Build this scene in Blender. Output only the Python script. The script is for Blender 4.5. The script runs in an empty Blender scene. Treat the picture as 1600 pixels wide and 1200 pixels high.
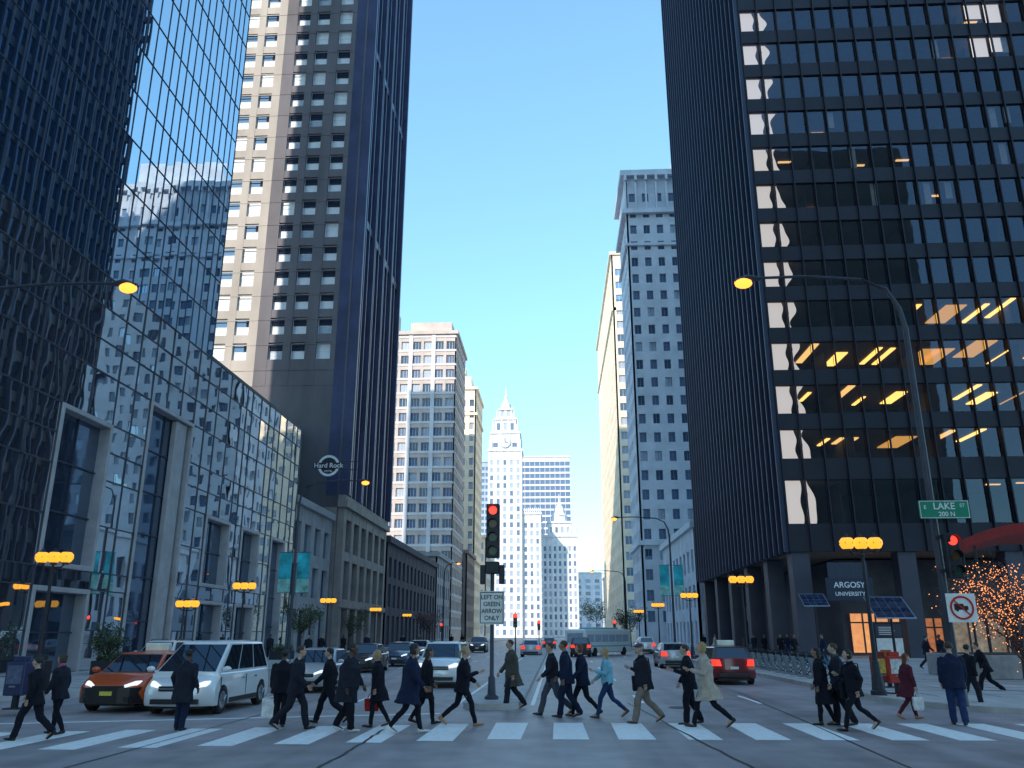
import bpy, bmesh, math, random
from mathutils import Vector, Matrix, noise
random.seed(7)
SC = bpy.context.scene
COL = SC.collection
R = math.radians
# ---------------------------------------------------------------- camera model
FPX = 1290.0; TH = math.atan(390/1290); YAW = R(2.97); CH = 1.95
sT, cT, sA, cA = math.sin(TH), math.cos(TH), math.sin(YAW), math.cos(YAW)
def ray(px, py):
    u = px-800; v = 600-py
    hh = FPX*cT - v*sT
    return u/hh, (FPX*sT + v*cT)/hh
def at(px, py, H):
    a, b = ray(px, py)
    return Vector((a*H*cA - H*sA, H*cA + a*H*sA, CH + b*H))
def gp(px, py, z=0.0):
    a, b = ray(px, py)
    H = (z-CH)/b
    return at(px, py, H), H
def proj(p):
    x = p[0]*cA + p[1]*sA; h = -p[0]*sA + p[1]*cA; z = p[2]-CH
    d = h*cT + z*sT
    if d < .1: return None
    return 800+FPX*x/d, 600-FPX*(-h*sT+z*cT)/d, d
# ---------------------------------------------------------------- materials
MATS = {}
def M(name, col, rough=.6, metal=0., var=.15, scale=3., bump=0., emit=0., stretch=(1,1,1), spec=.5, bscale=None):
    if name in MATS: return MATS[name]
    m = bpy.data.materials.new(name); m.use_nodes = True
    nt = m.node_tree; b = nt.nodes['Principled BSDF']
    b.inputs['Roughness'].default_value = rough; b.inputs['Metallic'].default_value = metal
    b.inputs['Specular IOR Level'].default_value = spec
    tc = nt.nodes.new('ShaderNodeTexCoord'); mp = nt.nodes.new('ShaderNodeMapping'); mp.inputs['Scale'].default_value = stretch
    nt.links.new(tc.outputs['Object'], mp.inputs['Vector'])
    n = nt.nodes.new('ShaderNodeTexNoise'); n.inputs['Scale'].default_value = scale; n.inputs['Detail'].default_value = 5; n.inputs['Roughness'].default_value = .6
    nt.links.new(mp.outputs['Vector'], n.inputs['Vector'])
    rp = nt.nodes.new('ShaderNodeValToRGB')
    rp.color_ramp.elements[0].position = .3; rp.color_ramp.elements[1].position = .7
    rp.color_ramp.elements[0].color = [c*(1-var) for c in col]+[1]; rp.color_ramp.elements[1].color = [min(1, c*(1+var)) for c in col]+[1]
    nt.links.new(n.outputs['Fac'], rp.inputs['Fac']); nt.links.new(rp.outputs['Color'], b.inputs['Base Color'])
    if emit:
        b.inputs['Emission Color'].default_value = list(col)+[1]; b.inputs['Emission Strength'].default_value = emit; m.cycles.emission_sampling = 'NONE'
    if bump:
        n2 = nt.nodes.new('ShaderNodeTexNoise'); n2.inputs['Scale'].default_value = bscale or scale*6; n2.inputs['Detail'].default_value = 4
        nt.links.new(tc.outputs['Object'], n2.inputs['Vector'])
        bp = nt.nodes.new('ShaderNodeBump'); bp.inputs['Strength'].default_value = bump; bp.inputs['Distance'].default_value = .03
        nt.links.new(n2.outputs['Fac'], bp.inputs['Height']); nt.links.new(bp.outputs['Normal'], b.inputs['Normal'])
    MATS[name] = m; return m
def glass(name, tint, refl=.35, rc=(.8,.9,1.), rough=.02, wav=0., wscale=.6, through=False, fres=.55):
    if name in MATS: return MATS[name]
    m = bpy.data.materials.new(name); m.use_nodes = True; nt = m.node_tree; nt.nodes.clear()
    out = nt.nodes.new('ShaderNodeOutputMaterial'); mx = nt.nodes.new('ShaderNodeMixShader')
    d = nt.nodes.new('ShaderNodeBsdfTransparent' if through else 'ShaderNodeBsdfDiffuse')
    d.inputs['Color'].default_value = list(tint)+[1]
    g = nt.nodes.new('ShaderNodeBsdfGlossy'); g.inputs['Color'].default_value = list(rc)+[1]; g.inputs['Roughness'].default_value = rough
    lw = nt.nodes.new('ShaderNodeLayerWeight'); lw.inputs['Blend'].default_value = .35
    mr = nt.nodes.new('ShaderNodeMapRange'); mr.inputs['To Min'].default_value = refl; mr.inputs['To Max'].default_value = min(1, refl+fres)
    nt.links.new(lw.outputs['Fresnel'], mr.inputs['Value']); nt.links.new(mr.outputs['Result'], mx.inputs['Fac'])
    nt.links.new(d.outputs[0], mx.inputs[1]); nt.links.new(g.outputs[0], mx.inputs[2]); nt.links.new(mx.outputs[0], out.inputs[0])
    if wav:
        tc = nt.nodes.new('ShaderNodeTexCoord'); n = nt.nodes.new('ShaderNodeTexNoise'); n.inputs['Scale'].default_value = wscale; n.inputs['Detail'].default_value = .5
        bp = nt.nodes.new('ShaderNodeBump'); bp.inputs['Strength'].default_value = 1; bp.inputs['Distance'].default_value = wav
        nt.links.new(tc.outputs['Object'], n.inputs['Vector']); nt.links.new(n.outputs['Fac'], bp.inputs['Height']); nt.links.new(bp.outputs['Normal'], g.inputs['Normal'])
    MATS[name] = m; return m
def emis(name, col, s, sample=False):
    if name in MATS: return MATS[name]
    m = bpy.data.materials.new(name); m.use_nodes = True; nt = m.node_tree; b = nt.nodes['Principled BSDF']
    b.inputs['Base Color'].default_value = [c*.5 for c in col]+[1]; b.inputs['Emission Color'].default_value = list(col)+[1]; b.inputs['Emission Strength'].default_value = s
    b.inputs['Roughness'].default_value = .4
    if not sample: m.cycles.emission_sampling = 'NONE'
    MATS[name] = m; return m
# ---------------------------------------------------------------- mesh builder
class MB:
    def __init__(s): s.v = []; s.f = []; s.m = []
    def add(s, vs, fs, mi=0):
        o = len(s.v); s.v += [tuple(p) for p in vs]; s.f += [tuple(i+o for i in f) for f in fs]; s.m += [mi]*len(fs)
    def hexa(s, c, mi=0):
        s.add(c, [(0,3,2,1),(4,5,6,7),(0,1,5,4),(1,2,6,5),(2,3,7,6),(3,0,4,7)], mi)
    def box(s, x0,x1,y0,y1,z0,z1, mi=0):
        s.hexa([(x0,y0,z0),(x1,y0,z0),(x1,y1,z0),(x0,y1,z0),(x0,y0,z1),(x1,y0,z1),(x1,y1,z1),(x0,y1,z1)], mi)
    def tube(s, pts, rads, seg=8, mi=0, ref=Vector((1,0,0))):
        pts = [Vector(p) for p in pts]; vs = []; n = len(pts)
        if not hasattr(rads, '__len__'): rads = [rads]*n
        for i, p in enumerate(pts):
            t = (pts[min(i+1,n-1)]-pts[max(i-1,0)]).normalized()
            rf = ref
            if abs(t.dot(rf)) > .93: rf = Vector((0,1,0)) if abs(t.y) < .8 else Vector((0,0,1))
            b = t.cross(rf).normalized(); a = b.cross(t).normalized()
            r = rads[i]; ra, rb = r if isinstance(r, tuple) else (r, r)
            for k in range(seg):
                q = 2*math.pi*k/seg
                vs.append(p + a*math.cos(q)*ra + b*math.sin(q)*rb)
        fs = []
        for i in range(n-1):
            for k in range(seg):
                k2 = (k+1) % seg
                fs.append((i*seg+k, i*seg+k2, (i+1)*seg+k2, (i+1)*seg+k))
        fs.append(tuple(range(seg))[::-1]); fs.append(tuple((n-1)*seg+k for k in range(seg)))
        s.add(vs, fs, mi)
    def ell(s, c, r, seg=12, rings=8, mi=0):
        vs = [(c[0],c[1],c[2]-r[2])]; fs = []
        for i in range(1, rings):
            t = math.pi*i/rings - math.pi/2
            for k in range(seg):
                q = 2*math.pi*k/seg
                vs.append((c[0]+r[0]*math.cos(t)*math.cos(q), c[1]+r[1]*math.cos(t)*math.sin(q), c[2]+r[2]*math.sin(t)))
        vs.append((c[0],c[1],c[2]+r[2])); L = len(vs)-1
        for k in range(seg):
            k2 = (k+1) % seg
            fs.append((0, 1+k2, 1+k)); fs.append((L, L-seg+k, L-seg+k2))
            for i in range(rings-2): fs.append((1+i*seg+k, 1+i*seg+k2, 1+(i+1)*seg+k2, 1+(i+1)*seg+k))
        s.add(vs, fs, mi)
    def lathe(s, prof, seg=12, mi=0, c=(0,0)):
        vs = []; n = len(prof)
        for r, z in prof:
            for k in range(seg):
                q = 2*math.pi*k/seg; vs.append((c[0]+max(r,.001)*math.cos(q), c[1]+max(r,.001)*math.sin(q), z))
        fs = [(i*seg+k, i*seg+(k+1)%seg, (i+1)*seg+(k+1)%seg, (i+1)*seg+k) for i in range(n-1) for k in range(seg)]
        fs.append(tuple(range(seg))[::-1]); fs.append(tuple((n-1)*seg+k for k in range(seg)))
        s.add(vs, fs, mi)
    def quad(s, a,b,c,d, mi=0): s.add([a,b,c,d], [(0,1,2,3)], mi)
    def merge(s, o, mat=None):
        s.add([mat @ Vector(p) for p in o.v] if mat else o.v, o.f); 
        s.m[-len(o.m):] = o.m
    def mesh(s, name, mats, smooth=False, recalc=True):
        me = bpy.data.meshes.new(name); me.from_pydata(s.v, [], s.f)
        for mt in mats: me.materials.append(mt)
        me.polygons.foreach_set('material_index', [min(i, len(mats)-1) for i in s.m])
        if recalc:
            bm = bmesh.new(); bm.from_mesh(me); bmesh.ops.recalc_face_normals(bm, faces=bm.faces); bm.to_mesh(me); bm.free()
        if smooth:
            me.polygons.foreach_set('use_smooth', [True]*len(me.polygons)); me.set_sharp_from_angle(angle=R(38))
        me.update(); return me
    def build(s, name, mats, parent=None, smooth=False, recalc=True, bevel=0, segs=2):
        if not isinstance(mats, (list, tuple)): mats = [mats]
        o = bpy.data.objects.new(name, s.mesh(name, mats, smooth, recalc)); COL.objects.link(o)
        if parent: o.parent = parent
        if bevel:
            b = o.modifiers.new('bevel', 'BEVEL'); b.width = bevel; b.segments = segs; b.limit_method = 'ANGLE'; b.angle_limit = R(40)
        return o
def tag(o, label=None, cat=None, group=None, kind=None):
    if label: o['label'] = label
    if cat: o['category'] = cat
    if group: o['group'] = group
    if kind: o['kind'] = kind
    return o
def thing(name, label, cat, loc=(0,0,0), rz=0, group=None):
    o = bpy.data.objects.new(name, None); COL.objects.link(o); o.location = loc; o.rotation_euler = (0,0,rz); o.empty_display_size = .3
    return tag(o, label, cat, group)
def copy_tree(o, parent=None):
    c = o.copy(); COL.objects.link(c)
    if parent: c.parent = parent
    for ch in [x for x in list(COL.objects) if x.parent == o]: copy_tree(ch, c)
    return c
def boxobj(name, dims, mat, parent=None, bevel=0):
    m = MB(); m.box(*dims); return m.build(name, mat, parent, bevel=bevel)
def eval_mesh(ob):
    dg = bpy.context.evaluated_depsgraph_get(); return bpy.data.meshes.new_from_object(ob.evaluated_get(dg))
def text(body, size, mat, parent, loc, rot=(R(90),0,0), ext=.006, sx=1.0, name='lettering'):
    cu = bpy.data.curves.new('t', 'FONT'); cu.body = body; cu.size = size; cu.extrude = ext; cu.align_x = 'CENTER'; cu.align_y = 'CENTER'; cu.offset = size*.012
    t = bpy.data.objects.new('t', cu); COL.objects.link(t)
    me = eval_mesh(t); bpy.data.objects.remove(t)
    me.materials.clear(); me.materials.append(mat)
    o = bpy.data.objects.new(name, me); COL.objects.link(o); o.parent = parent; o.location = loc; o.rotation_euler = rot; o.scale = (sx,1,1); return o
def remesh(mb, vox, fold=0., fs=9., sm=1):
    me = mb.mesh('t', [], False, True); ob = bpy.data.objects.new('t', me); COL.objects.link(ob)
    md = ob.modifiers.new('r', 'REMESH'); md.mode = 'VOXEL'; md.voxel_size = vox
    m2 = eval_mesh(ob); bpy.data.objects.remove(ob)
    bm = bmesh.new(); bm.from_mesh(m2)
    for _ in range(sm): bmesh.ops.smooth_vert(bm, verts=bm.verts, factor=.6, use_axis_x=True, use_axis_y=True, use_axis_z=True)
    if fold:
        bm.normal_update()
        for v in bm.verts:
            q = Vector((v.co.x*fs, v.co.y*fs, v.co.z*fs*.55))
            v.co += v.normal*(noise.noise(q)*fold + noise.noise(q*2.3)*fold*.4)
    bm.to_mesh(m2); bm.free()
    return m2
# ---------------------------------------------------------------- people
skins = [M('skin_pale',(.5,.32,.24),.55,var=.05), M('skin_tan',(.32,.18,.12),.55,var=.05), M('skin_dark',(.11,.055,.035),.55,var=.05)]
eyeM = M('eye_dark',(.02,.015,.01),.3,var=0); lipM = M('lip',(.35,.12,.1),.5,var=0)
def cloth(n, c, r=.85): return M('cloth_'+n, c, r, var=.22, scale=9, bump=.3, bscale=60, spec=.25)
CL = dict(black=cloth('black',(.008,.009,.017)), navy=cloth('navy',(.01,.018,.05)), char=cloth('charcoal',(.017,.019,.032)), olive=cloth('olive',(.075,.07,.06)),
  sky=cloth('skyblue',(.2,.45,.58)), beige=cloth('beige',(.46,.39,.33)), maroon=cloth('maroon',(.09,.015,.03)), denim=cloth('denim',(.018,.04,.12)), khaki=cloth('khaki',(.22,.18,.155)),
  grey=cloth('grey',(.07,.08,.11)), pink=cloth('pink',(.5,.1,.22)), white=cloth('white',(.75,.75,.76)), brown=cloth('brown',(.1,.05,.03)), red=cloth('red',(.45,.03,.03)))
HAIR = dict(black=M('hair_black',(.012,.01,.01),.5,var=.3,scale=30,bump=.4), brown=M('hair_brown',(.05,.027,.015),.5,var=.3,scale=30,bump=.4), blonde=M('hair_blonde',(.38,.25,.11),.5,var=.3,scale=30,bump=.4),
  grey=M('hair_grey',(.3,.3,.3),.5,var=.3,scale=30,bump=.4), auburn=M('hair_auburn',(.14,.04,.02),.5,var=.3,scale=30,bump=.4))
shoeM = dict(black=M('shoe_black',(.012,.012,.014),.35), white=M('shoe_white',(.7,.7,.7),.5), tan=M('shoe_tan',(.4,.2,.1),.45), brown=M('shoe_brown',(.08,.04,.02),.4))
def person(label, px, fy, ty, face, stride, ph, top, length, legs, hair, hstyle='short', skin=0, shoes='black', fem=False, arms=(None,None), lean=3, hat=None, scarf=None, group='pedestrians on the crosswalk', heavy=0.):
    g, H = gp(px, fy); hgt = at(px, ty, H).z; S = hgt/1.76
    root = thing('person', label, 'person', (g.x, g.y, .004), R(face-90), group)
    root.scale = (S*1.07,S*1.07,S)
    sw = .92 if fem else 1.04
    th = [R(25*stride)*1, R(-18*stride)]; kn = [R(5+5*stride), R(6+26*stride)]
    if ph < 0: th.reverse(); kn.reverse()
    ext = []; J = []
    for i, sx in enumerate((-1,1)):
        k = Vector((0, math.sin(th[i])*.44, -math.cos(th[i])*.44)); a = k + Vector((0, math.sin(th[i]-kn[i])*.42, -math.cos(th[i]-kn[i])*.42)); J.append((k,a)); ext.append(-a.z)
    hz = max(ext)+.085
    ln = R(lean)
    def T(x, y, z):
        return Vector((x, y*math.cos(ln)+z*math.sin(ln), hz + z*math.cos(ln) - y*math.sin(ln)))
    hips = [Vector((-.09,0,hz)), Vector((.09,0,hz))]
    knees = [hips[i]+J[i][0]+Vector((0,.015,0)) for i in (0,1)]; ank = [hips[i]+J[i][1] for i in (0,1)]
    pitch = [0,0]
    for i in (0,1):
        raise_ = ank[i].z-.085
        if raise_ > .015: pitch[i] = -min(R(50), math.asin(min(.95, raise_/.17)))
        elif stride > .4: pitch[i] = R(6)
    shp = [T(-.185*sw,0,.50), T(.185*sw,0,.50)]
    arm = []
    for i, sx in enumerate((-1,1)):
        a = arms[i]
        if a is None:
            f = -th[i]*.8 ; e = R(16+18*stride); out = R(8)
        elif a == 'carry': f = R(4); e = R(10); out = R(9)
        elif a == 'bent': f = R(12); e = R(95); out = R(8)
        elif a == 'strap': f = R(-8); e = R(118); out = R(12)
        elif a == 'pocket': f = R(-14); e = R(42); out = R(16)
        el = shp[i]+Vector((sx*math.sin(out)*.30, math.sin(f)*.30, -math.cos(f)*math.cos(out)*.30))
        inn = -.05*sx if a in ('bent','strap') else .0
        wr = el+Vector((inn, math.sin(f+e)*.25, -math.cos(f+e)*.25))
        d = (wr-el).normalized(); arm.append((el, wr, d))
    b = MB()
    b.tube([T(0,0,-.09),T(0,0,0),T(0,.005,.17),T(0,.01,.36),T(0,0,.49),T(0,-.005,.55),T(0,.0,.60),T(0,.015,.66)],
           [(.10,.09),(.15,.105),(.125*sw,.09),(.155*sw,.11),(.165*sw,.085),(.09,.06),(.052,.052),(.05,.05)], 14)
    for i in (0,1):
        b.tube([hips[i],(hips[i]*.5+knees[i]*.5),knees[i],knees[i]*.65+ank[i]*.35+Vector((0,-.012,0)),ank[i]], [.082,.075,.052,.052,.036], 10)
        el, wr, d = arm[i]
        b.tube([shp[i]+Vector(((.03 if i==0 else -.03),0,.01)),shp[i]*.4+el*.6,el,el*.5+wr*.5,wr], [.055,.046,.038,.036,.026], 8)
        b.tube([wr, wr+d*.04, wr+d*.09], [(.026,.02),(.032,.016),(.034,.014)], 8)
        fd = Vector((0, math.cos(pitch[i]), math.sin(pitch[i])))
        b.tube([ank[i]+Vector((0,-.02,-.03)), ank[i]+fd*.07+Vector((0,0,-.045)), ank[i]+fd*.16+Vector((0,0,-.06))], [(.036,.04),(.04,.03),(.035,.018)], 8)
    hc = T(0,.03,.745)
    b.ell(hc+Vector((0,-.008,.015)), (.074,.092,.098), 16, 12); b.ell(hc+Vector((0,.03,-.05)), (.052,.055,.065), 12, 8)
    b.tube([hc+Vector((0,.085,.012)), hc+Vector((0,.108,-.02)), hc+Vector((0,.088,-.03))], [.008,.014,.01], 6)
    for sx in (-1,1): b.ell(hc+Vector((sx*.077,-.005,-.005)), (.012,.02,.032), 8, 6)
    me = remesh(b, .0145)
    fx = MB()
    for i, sx in enumerate((-1,1)):
        el, wr, d = arm[i]; p = wr+d*.085
        fwd = Vector((0,1,0)) - d*d.y; fwd.normalize(); side = d.cross(fwd).normalized()*sx
        for k, (o_, L_) in enumerate(((.026,.07),(.009,.078),(-.009,.072),(-.026,.056))):
            q = p+fwd*o_; fx.tube([q-d*.012, q+d*L_*.45, q+d*L_*.8-side*.012, q+d*L_-side*.026], [.0088,.0085,.0078,.006], 6, 0)
        q = wr+d*.03+fwd*.026; fx.tube([q-fwd*.01, q+fwd*.018+d*.02, q+fwd*.026+d*.045, q+fwd*.022+d*.062], [.011,.010,.009,.006], 6, 0)
    for sx in (-1,1): fx.ell(hc+Vector((sx*.03,.083,.012)), (.012,.006,.006), 8, 6, 1)
    fx.ell(hc+Vector((0,.083,-.055)), (.022,.008,.006), 8, 6, 2)
    m2 = fx.mesh('t', [], False, True)
    bm = bmesh.new(); bm.from_mesh(me); bm.faces.ensure_lookup_table()
    for f in bm.faces: f.material_index = 0
    bm.from_mesh(m2); bm.faces.ensure_lookup_table()
    nf = len(m2.polygons); tot = len(bm.faces)
    for j, mi in enumerate(fx.m): bm.faces[tot-nf+j].material_index = mi
    bm.to_mesh(me); bm.free()
    me.materials.clear(); [me.materials.append(z) for z in (skins[skin], eyeM, lipM)]
    me.polygons.foreach_set('use_smooth', [True]*len(me.polygons))
    o = bpy.data.objects.new('body', me); COL.objects.link(o); o.parent = root
    def part(name, mb, vox, mat, fold=0., fs=9.):
        m = remesh(mb, vox, fold, fs); m.materials.clear(); m.materials.append(mat)
        m.polygons.foreach_set('use_smooth', [True]*len(m.polygons))
        q = bpy.data.objects.new(name, m); COL.objects.link(q); q.parent = root; return q
    t = MB(); slim = -.016 if fem else 0.010
    t.tube([T(0,0,.10),T(0,0,0),T(0,0,-.07),T(0,0,-.12)], [(.145*sw,.105),(.165,.125),(.155,.12),(.09,.08)], 14)
    for i in (0,1):
        t.tube([hips[i],hips[i]*.5+knees[i]*.5,knees[i],knees[i]*.6+ank[i]*.4+Vector((0,-.012,0)),ank[i]+Vector((0,0,.0)),ank[i]+Vector((0,-.004,-.035))], [.104+slim*.3,.092+slim*.5,.074+slim*.7,.07+slim*.6,.062+slim,.064+slim], 10)
    part('trousers', t, .018, CL[legs], .012, 13)
    c = MB(); hv = heavy
    rings = [(.565,.085,.07),(.53,.13*sw,.09),(.49,.19*sw,.115),(.36,.2*sw+hv,.155+hv),(.2,.178*sw+hv,.145+hv),(.0,.192+hv,.155+hv)]
    if length == 'short': rings += [(-.06,.188,.152)]
    elif length == 'hip': rings += [(-.10,.2+hv,.163+hv),(-.17,.205+hv,.168+hv)]
    else:
        sp = .06*stride
        rings += [(-.12,.208+hv,.17+sp*.6),(-.28,.217+hv,.178+sp*1.4),(-.46 if length=='long' else -.34,.23+hv,.19+sp*2.0)]
    c.tube([T(0,.0,z) if z > -.05 else T(0,-.02,z)+Vector((0,-z*math.sin(ln)*-.5,0)) for z,_,_ in rings], [(a_,b_) for _,a_,b_ in rings], 18)
    for i in (0,1):
        el, wr, d = arm[i]; k = (.045 if i == 0 else -.045)
        c.tube([shp[i]+Vector((k,0,.0)),shp[i]+Vector((k*.1,0,-.015)),shp[i]*.4+el*.6,el,el*.5+wr*.5,wr+d*.01], [.078,.078,.069,.061,.054,.045], 10)
    c.tube([T(0,-.01,.53), T(0,.0,.60)], [(.08,.075),(.066,.066)], 12)
    part('coat' if length in ('long','knee') else 'jacket', c, .018, CL[top], .017, 10)
    if scarf:
        s_ = MB(); s_.tube([T(0,.0,.54),T(0,.01,.60),T(0,.012,.625)], [(.09,.085),(.088,.085),(.07,.07)], 14); part('scarf', s_, .014, CL[scarf], .012, 20)
    for i in (0,1):
        s_ = MB(); P_ = pitch[i]
        fd = Vector((0, math.cos(P_), math.sin(P_))); up = Vector((0,-math.sin(P_), math.cos(P_)))
        h0 = ank[i] - fd*.055 - up*.05
        s_.tube([h0, h0+fd*.03+up*.0, h0+fd*.11-up*.004, h0+fd*.18-up*.012, h0+fd*.235-up*.018, h0+fd*.25-up*.02], [(.03,.034),(.038,.045),(.04,.04),(.044,.028),(.034,.02),(.018,.012)], 12)
        s_.tube([ank[i]-up*.05-fd*.01, ank[i]+up*.015], [.042,.042], 10)
        part('shoe', s_, .011, shoeM[shoes])
    h_ = MB()
    if hat:
        h_.ell(hc+Vector((0,-.012,.055)), (.09,.105,.075), 14, 10)
        if hat == 'cap': h_.tube([hc+Vector((0,.06,.055)), hc+Vector((0,.15,.045))], [(.07,.01),(.05,.008)], 10)
        part('cap', h_, .013, CL['grey'] if hat == 'cap' else CL[hat])
        h_ = MB()
    h_.ell(hc+Vector((0,-.025,.035)), (.086,.092,.092), 14, 10)
    if hstyle == 'long':
        h_.tube([hc+Vector((0,-.03,.03)), hc+Vector((0,-.06,-.06)), hc+Vector((0,-.07,-.17)), hc+Vector((0,-.07,-.25))], [(.085,.07),(.088,.055),(.085,.04),(.06,.025)], 12)
    elif hstyle == 'bob':
        h_.tube([hc+Vector((0,-.02,.03)), hc+Vector((0,-.035,-.05)), hc+Vector((0,-.04,-.10))], [(.09,.085),(.093,.075),(.085,.06)], 12)
    elif hstyle == 'pony':
        h_.tube([hc+Vector((0,-.09,.03)), hc+Vector((0,-.15,-.01)), hc+Vector((0,-.15,-.12)), hc+Vector((0,-.13,-.18))], [.025,.032,.028,.012], 8)
    part('hair', h_, .014, HAIR[hair], .008, 26)
    rm = Matrix.Translation(root.location) @ Matrix.Rotation(R(face-90),4,'Z') @ Matrix.Diagonal((S*1.07,S*1.07,S,1))
    return root, [rm @ (arm[i][1]+arm[i][2]*.11) for i in (0,1)], rm
P = person
pr = {}
pr['a'] = P('person in black jacket striding left, leftmost in the photo', 44,1157,1026,178,.95,1,'black','hip','black','black')
pr['b'] = P('person in black hip-length coat with pink scarf, second from the left edge', 84,1148,1024,175,.45,-1,'char','hip','black','brown','bob',fem=True,scarf='pink')
pr['c'] = P('person standing alone in a knee-length dark coat in front of the white minivan', 281,1141,1018,80,.12,1,'char','knee','navy','black',skin=2,arms=('pocket','pocket'),heavy=.03)
pr['d'] = P('person in a black puffy coat with a white plastic bag hanging from one hand', 436,1136,1018,100,.3,1,'black','hip','black','black',skin=2,arms=('carry',None),heavy=.04)
pr['e'] = P('person in dark suit with short brown hair striding right beside the white plastic bag', 458,1140,1010,5,.85,1,'char','hip','char','brown',skin=0)
pr['f'] = P('person in black taking a long stride left behind the wide dark coat', 512,1130,1012,182,1.0,-1,'black','short','black','black')
pr['g'] = P('person in wide knee-length charcoal coat wearing white shoes', 541,1143,1008,350,.5,-1,'char','knee','black','black',shoes='white',skin=2,heavy=.06)
pr['h'] = P('person with blonde bob in a black coat and leggings carrying a red bag', 588,1136,1018,190,.5,1,'black','knee','black','blonde','bob',fem=True,arms=(None,'carry'),shoes='black')
pr['i'] = P('person in long navy coat with white shoes walking right, left of the white SUV', 639,1146,1007,10,.75,1,'navy','knee','black','black','bob',fem=True,shoes='white',skin=1,heavy=.03)
pr['j'] = P('person in black coat half hidden behind the long navy coat', 664,1131,1014,20,.6,-1,'black','knee','black','brown','long',fem=True,skin=1)
pr['k'] = P('person with blonde ponytail in black jacket and tan heeled shoes striding right', 722,1134,1010,8,.95,-1,'black','hip','black','blonde','pony',fem=True,shoes='tan',arms=(None,'bent'))
pr['l'] = P('person in olive knee-length coat walking beside the traffic island', 800,1108,1001,200,.7,1,'olive','knee','char','brown',heavy=.02)
pr['m'] = P('person in slate jacket taking a long stride, left of the pair in dark coats', 864,1118,1004,188,.95,-1,'char','short','grey','brown')
pr['n'] = P('taller person of the pair in navy, left of the sky-blue jacket', 886,1121,1003,176,.55,1,'navy','hip','navy','brown',skin=1)
pr['o'] = P('shorter person of the pair in navy, directly beside the sky-blue jacket', 911,1120,1007,185,.8,-1,'navy','hip','black','auburn','bob',fem=True)
pr['p'] = P('person in sky-blue jacket and blue jeans with blonde hair striding left', 951,1122,1012,183,.95,1,'sky','short','denim','blonde','long',fem=True,arms=('bent',None),shoes='brown')
pr['q'] = P('person in flat cap, dark jacket and khaki trousers with a shoulder bag', 1008,1130,1006,192,.85,1,'char','hip','khaki','grey',hat='cap',arms=(None,'strap'),shoes='brown',heavy=.03)
pr['r'] = P('person in dark jacket walking just left of the beige coat', 1080,1132,1010,175,.4,1,'black','hip','black','brown',arms=('bent',None))
pr['s'] = P('person in a beige knee-length coat and black leggings striding left', 1108,1137,1003,180,.95,-1,'beige','knee','black','blonde','bob',fem=True,arms=('bent',None))
pr['t'] = P('person in a long black coat at the left of the dark trio near the kiosk', 1290,1133,1014,160,.35,1,'black','long','black','black','long',fem=True,skin=1)
pr['u'] = P('person in charcoal hooded coat in the middle of the dark trio near the kiosk', 1318,1134,1008,170,.4,-1,'char','hip','black','brown',scarf='grey',heavy=.02)
pr['v'] = P('person in black jacket striding with a black shoulder bag, right of the dark trio', 1341,1142,1014,185,1.0,1,'black','hip','black','black','bob',fem=True,arms=(None,'strap'))
pr['w'] = P('person in maroon coat carrying a white paper bag beside the newspaper boxes', 1424,1124,1022,5,.7,1,'maroon','knee','maroon','auburn','long',fem=True,arms=(None,'carry'),shoes='tan')
pr['x'] = P('person in navy jacket and blue jeans facing away near the signal pole', 1500,1133,1006,75,.35,1,'navy','hip','denim','brown',heavy=.03)
pr['y'] = P('person in short black jacket walking just right of the blue jeans', 1522,1106,1008,20,.7,-1,'black','short','char','black')
pr['z'] = P('person all in black leaning forward in a wide stride by the concrete planter', 1546,1086,1002,172,1.0,1,'black','hip','black','black',lean=14,arms=('pocket',None))
SRC = [pr[k][0] for k in ('e','j','g','s','x','r','h','l')]
far = [(1180,1024,'on the pavement left of the parked hire bicycles, first of the row',90,0,1.0),(1196,1025,'on the pavement by the hire bicycles, second of the row',-80,1,.97),(1212,1026,'on the pavement by the hire bicycles, third of the row',95,2,1.02),
  (1232,1027,'on the pavement by the hire bicycles, fourth of the row',-90,4,1.0),(1101,1018,'behind the red and black taxi',80,6,1.0),(1118,1020,'crossing far behind the red and black taxi',10,3,1.0),
  (705,1016,'on the left pavement far up the street',-90,5,1.0),(722,1014,'near the far median signals',90,1,1.0),(655,1020,'on the left pavement beyond the silver car',-95,7,1.0),(628,1022,'on the left pavement near the dark low block',90,5,1.0),
  (420,1032,'in front of the glass podium doors',-90,2,1.0),(1268,1030,'by the tower columns',90,0,1.0),(1252,1029,'by the tower columns, just left of another walker',-90,6,.96),
  (1166,1022,'at the left end of the row of walkers by the bicycles',70,7,1.0),(1222,1030,'in front of the row of walkers by the bicycles',-100,5,1.0),(1243,1033,'in a knee-length coat between bicycles and tower columns',-70,1,1.0),(1290,1040,'under the university sign',180,4,1.0),(1452,1050,'between the kiosk and the corner signal pole',0,0,1.0),(1475,1046,'right behind the corner signal pole',200,2,1.0),
  (480,1034,'on the left pavement below the teal banners',-90,0,1.0),(500,1030,'on the left pavement just right of the teal banners',90,6,1.0),(535,1027,'on the left pavement at the hotel tower doors',80,1,1.0),(572,1024,'on the left pavement past the hotel tower doors',-80,4,1.0)]
for px,py,tx,ang,si,sc in far:
    g, H = gp(px,py); c = copy_tree(SRC[si]); c.location = (g.x,g.y,.15); c.rotation_euler.z = R(ang-90); k = (1.72/1.76)*sc; c.scale = (k*1.05,k*1.05,k)
    c['label'] = 'small distant person ' + tx; c['group'] = 'distant pedestrians on the pavements'
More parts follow.
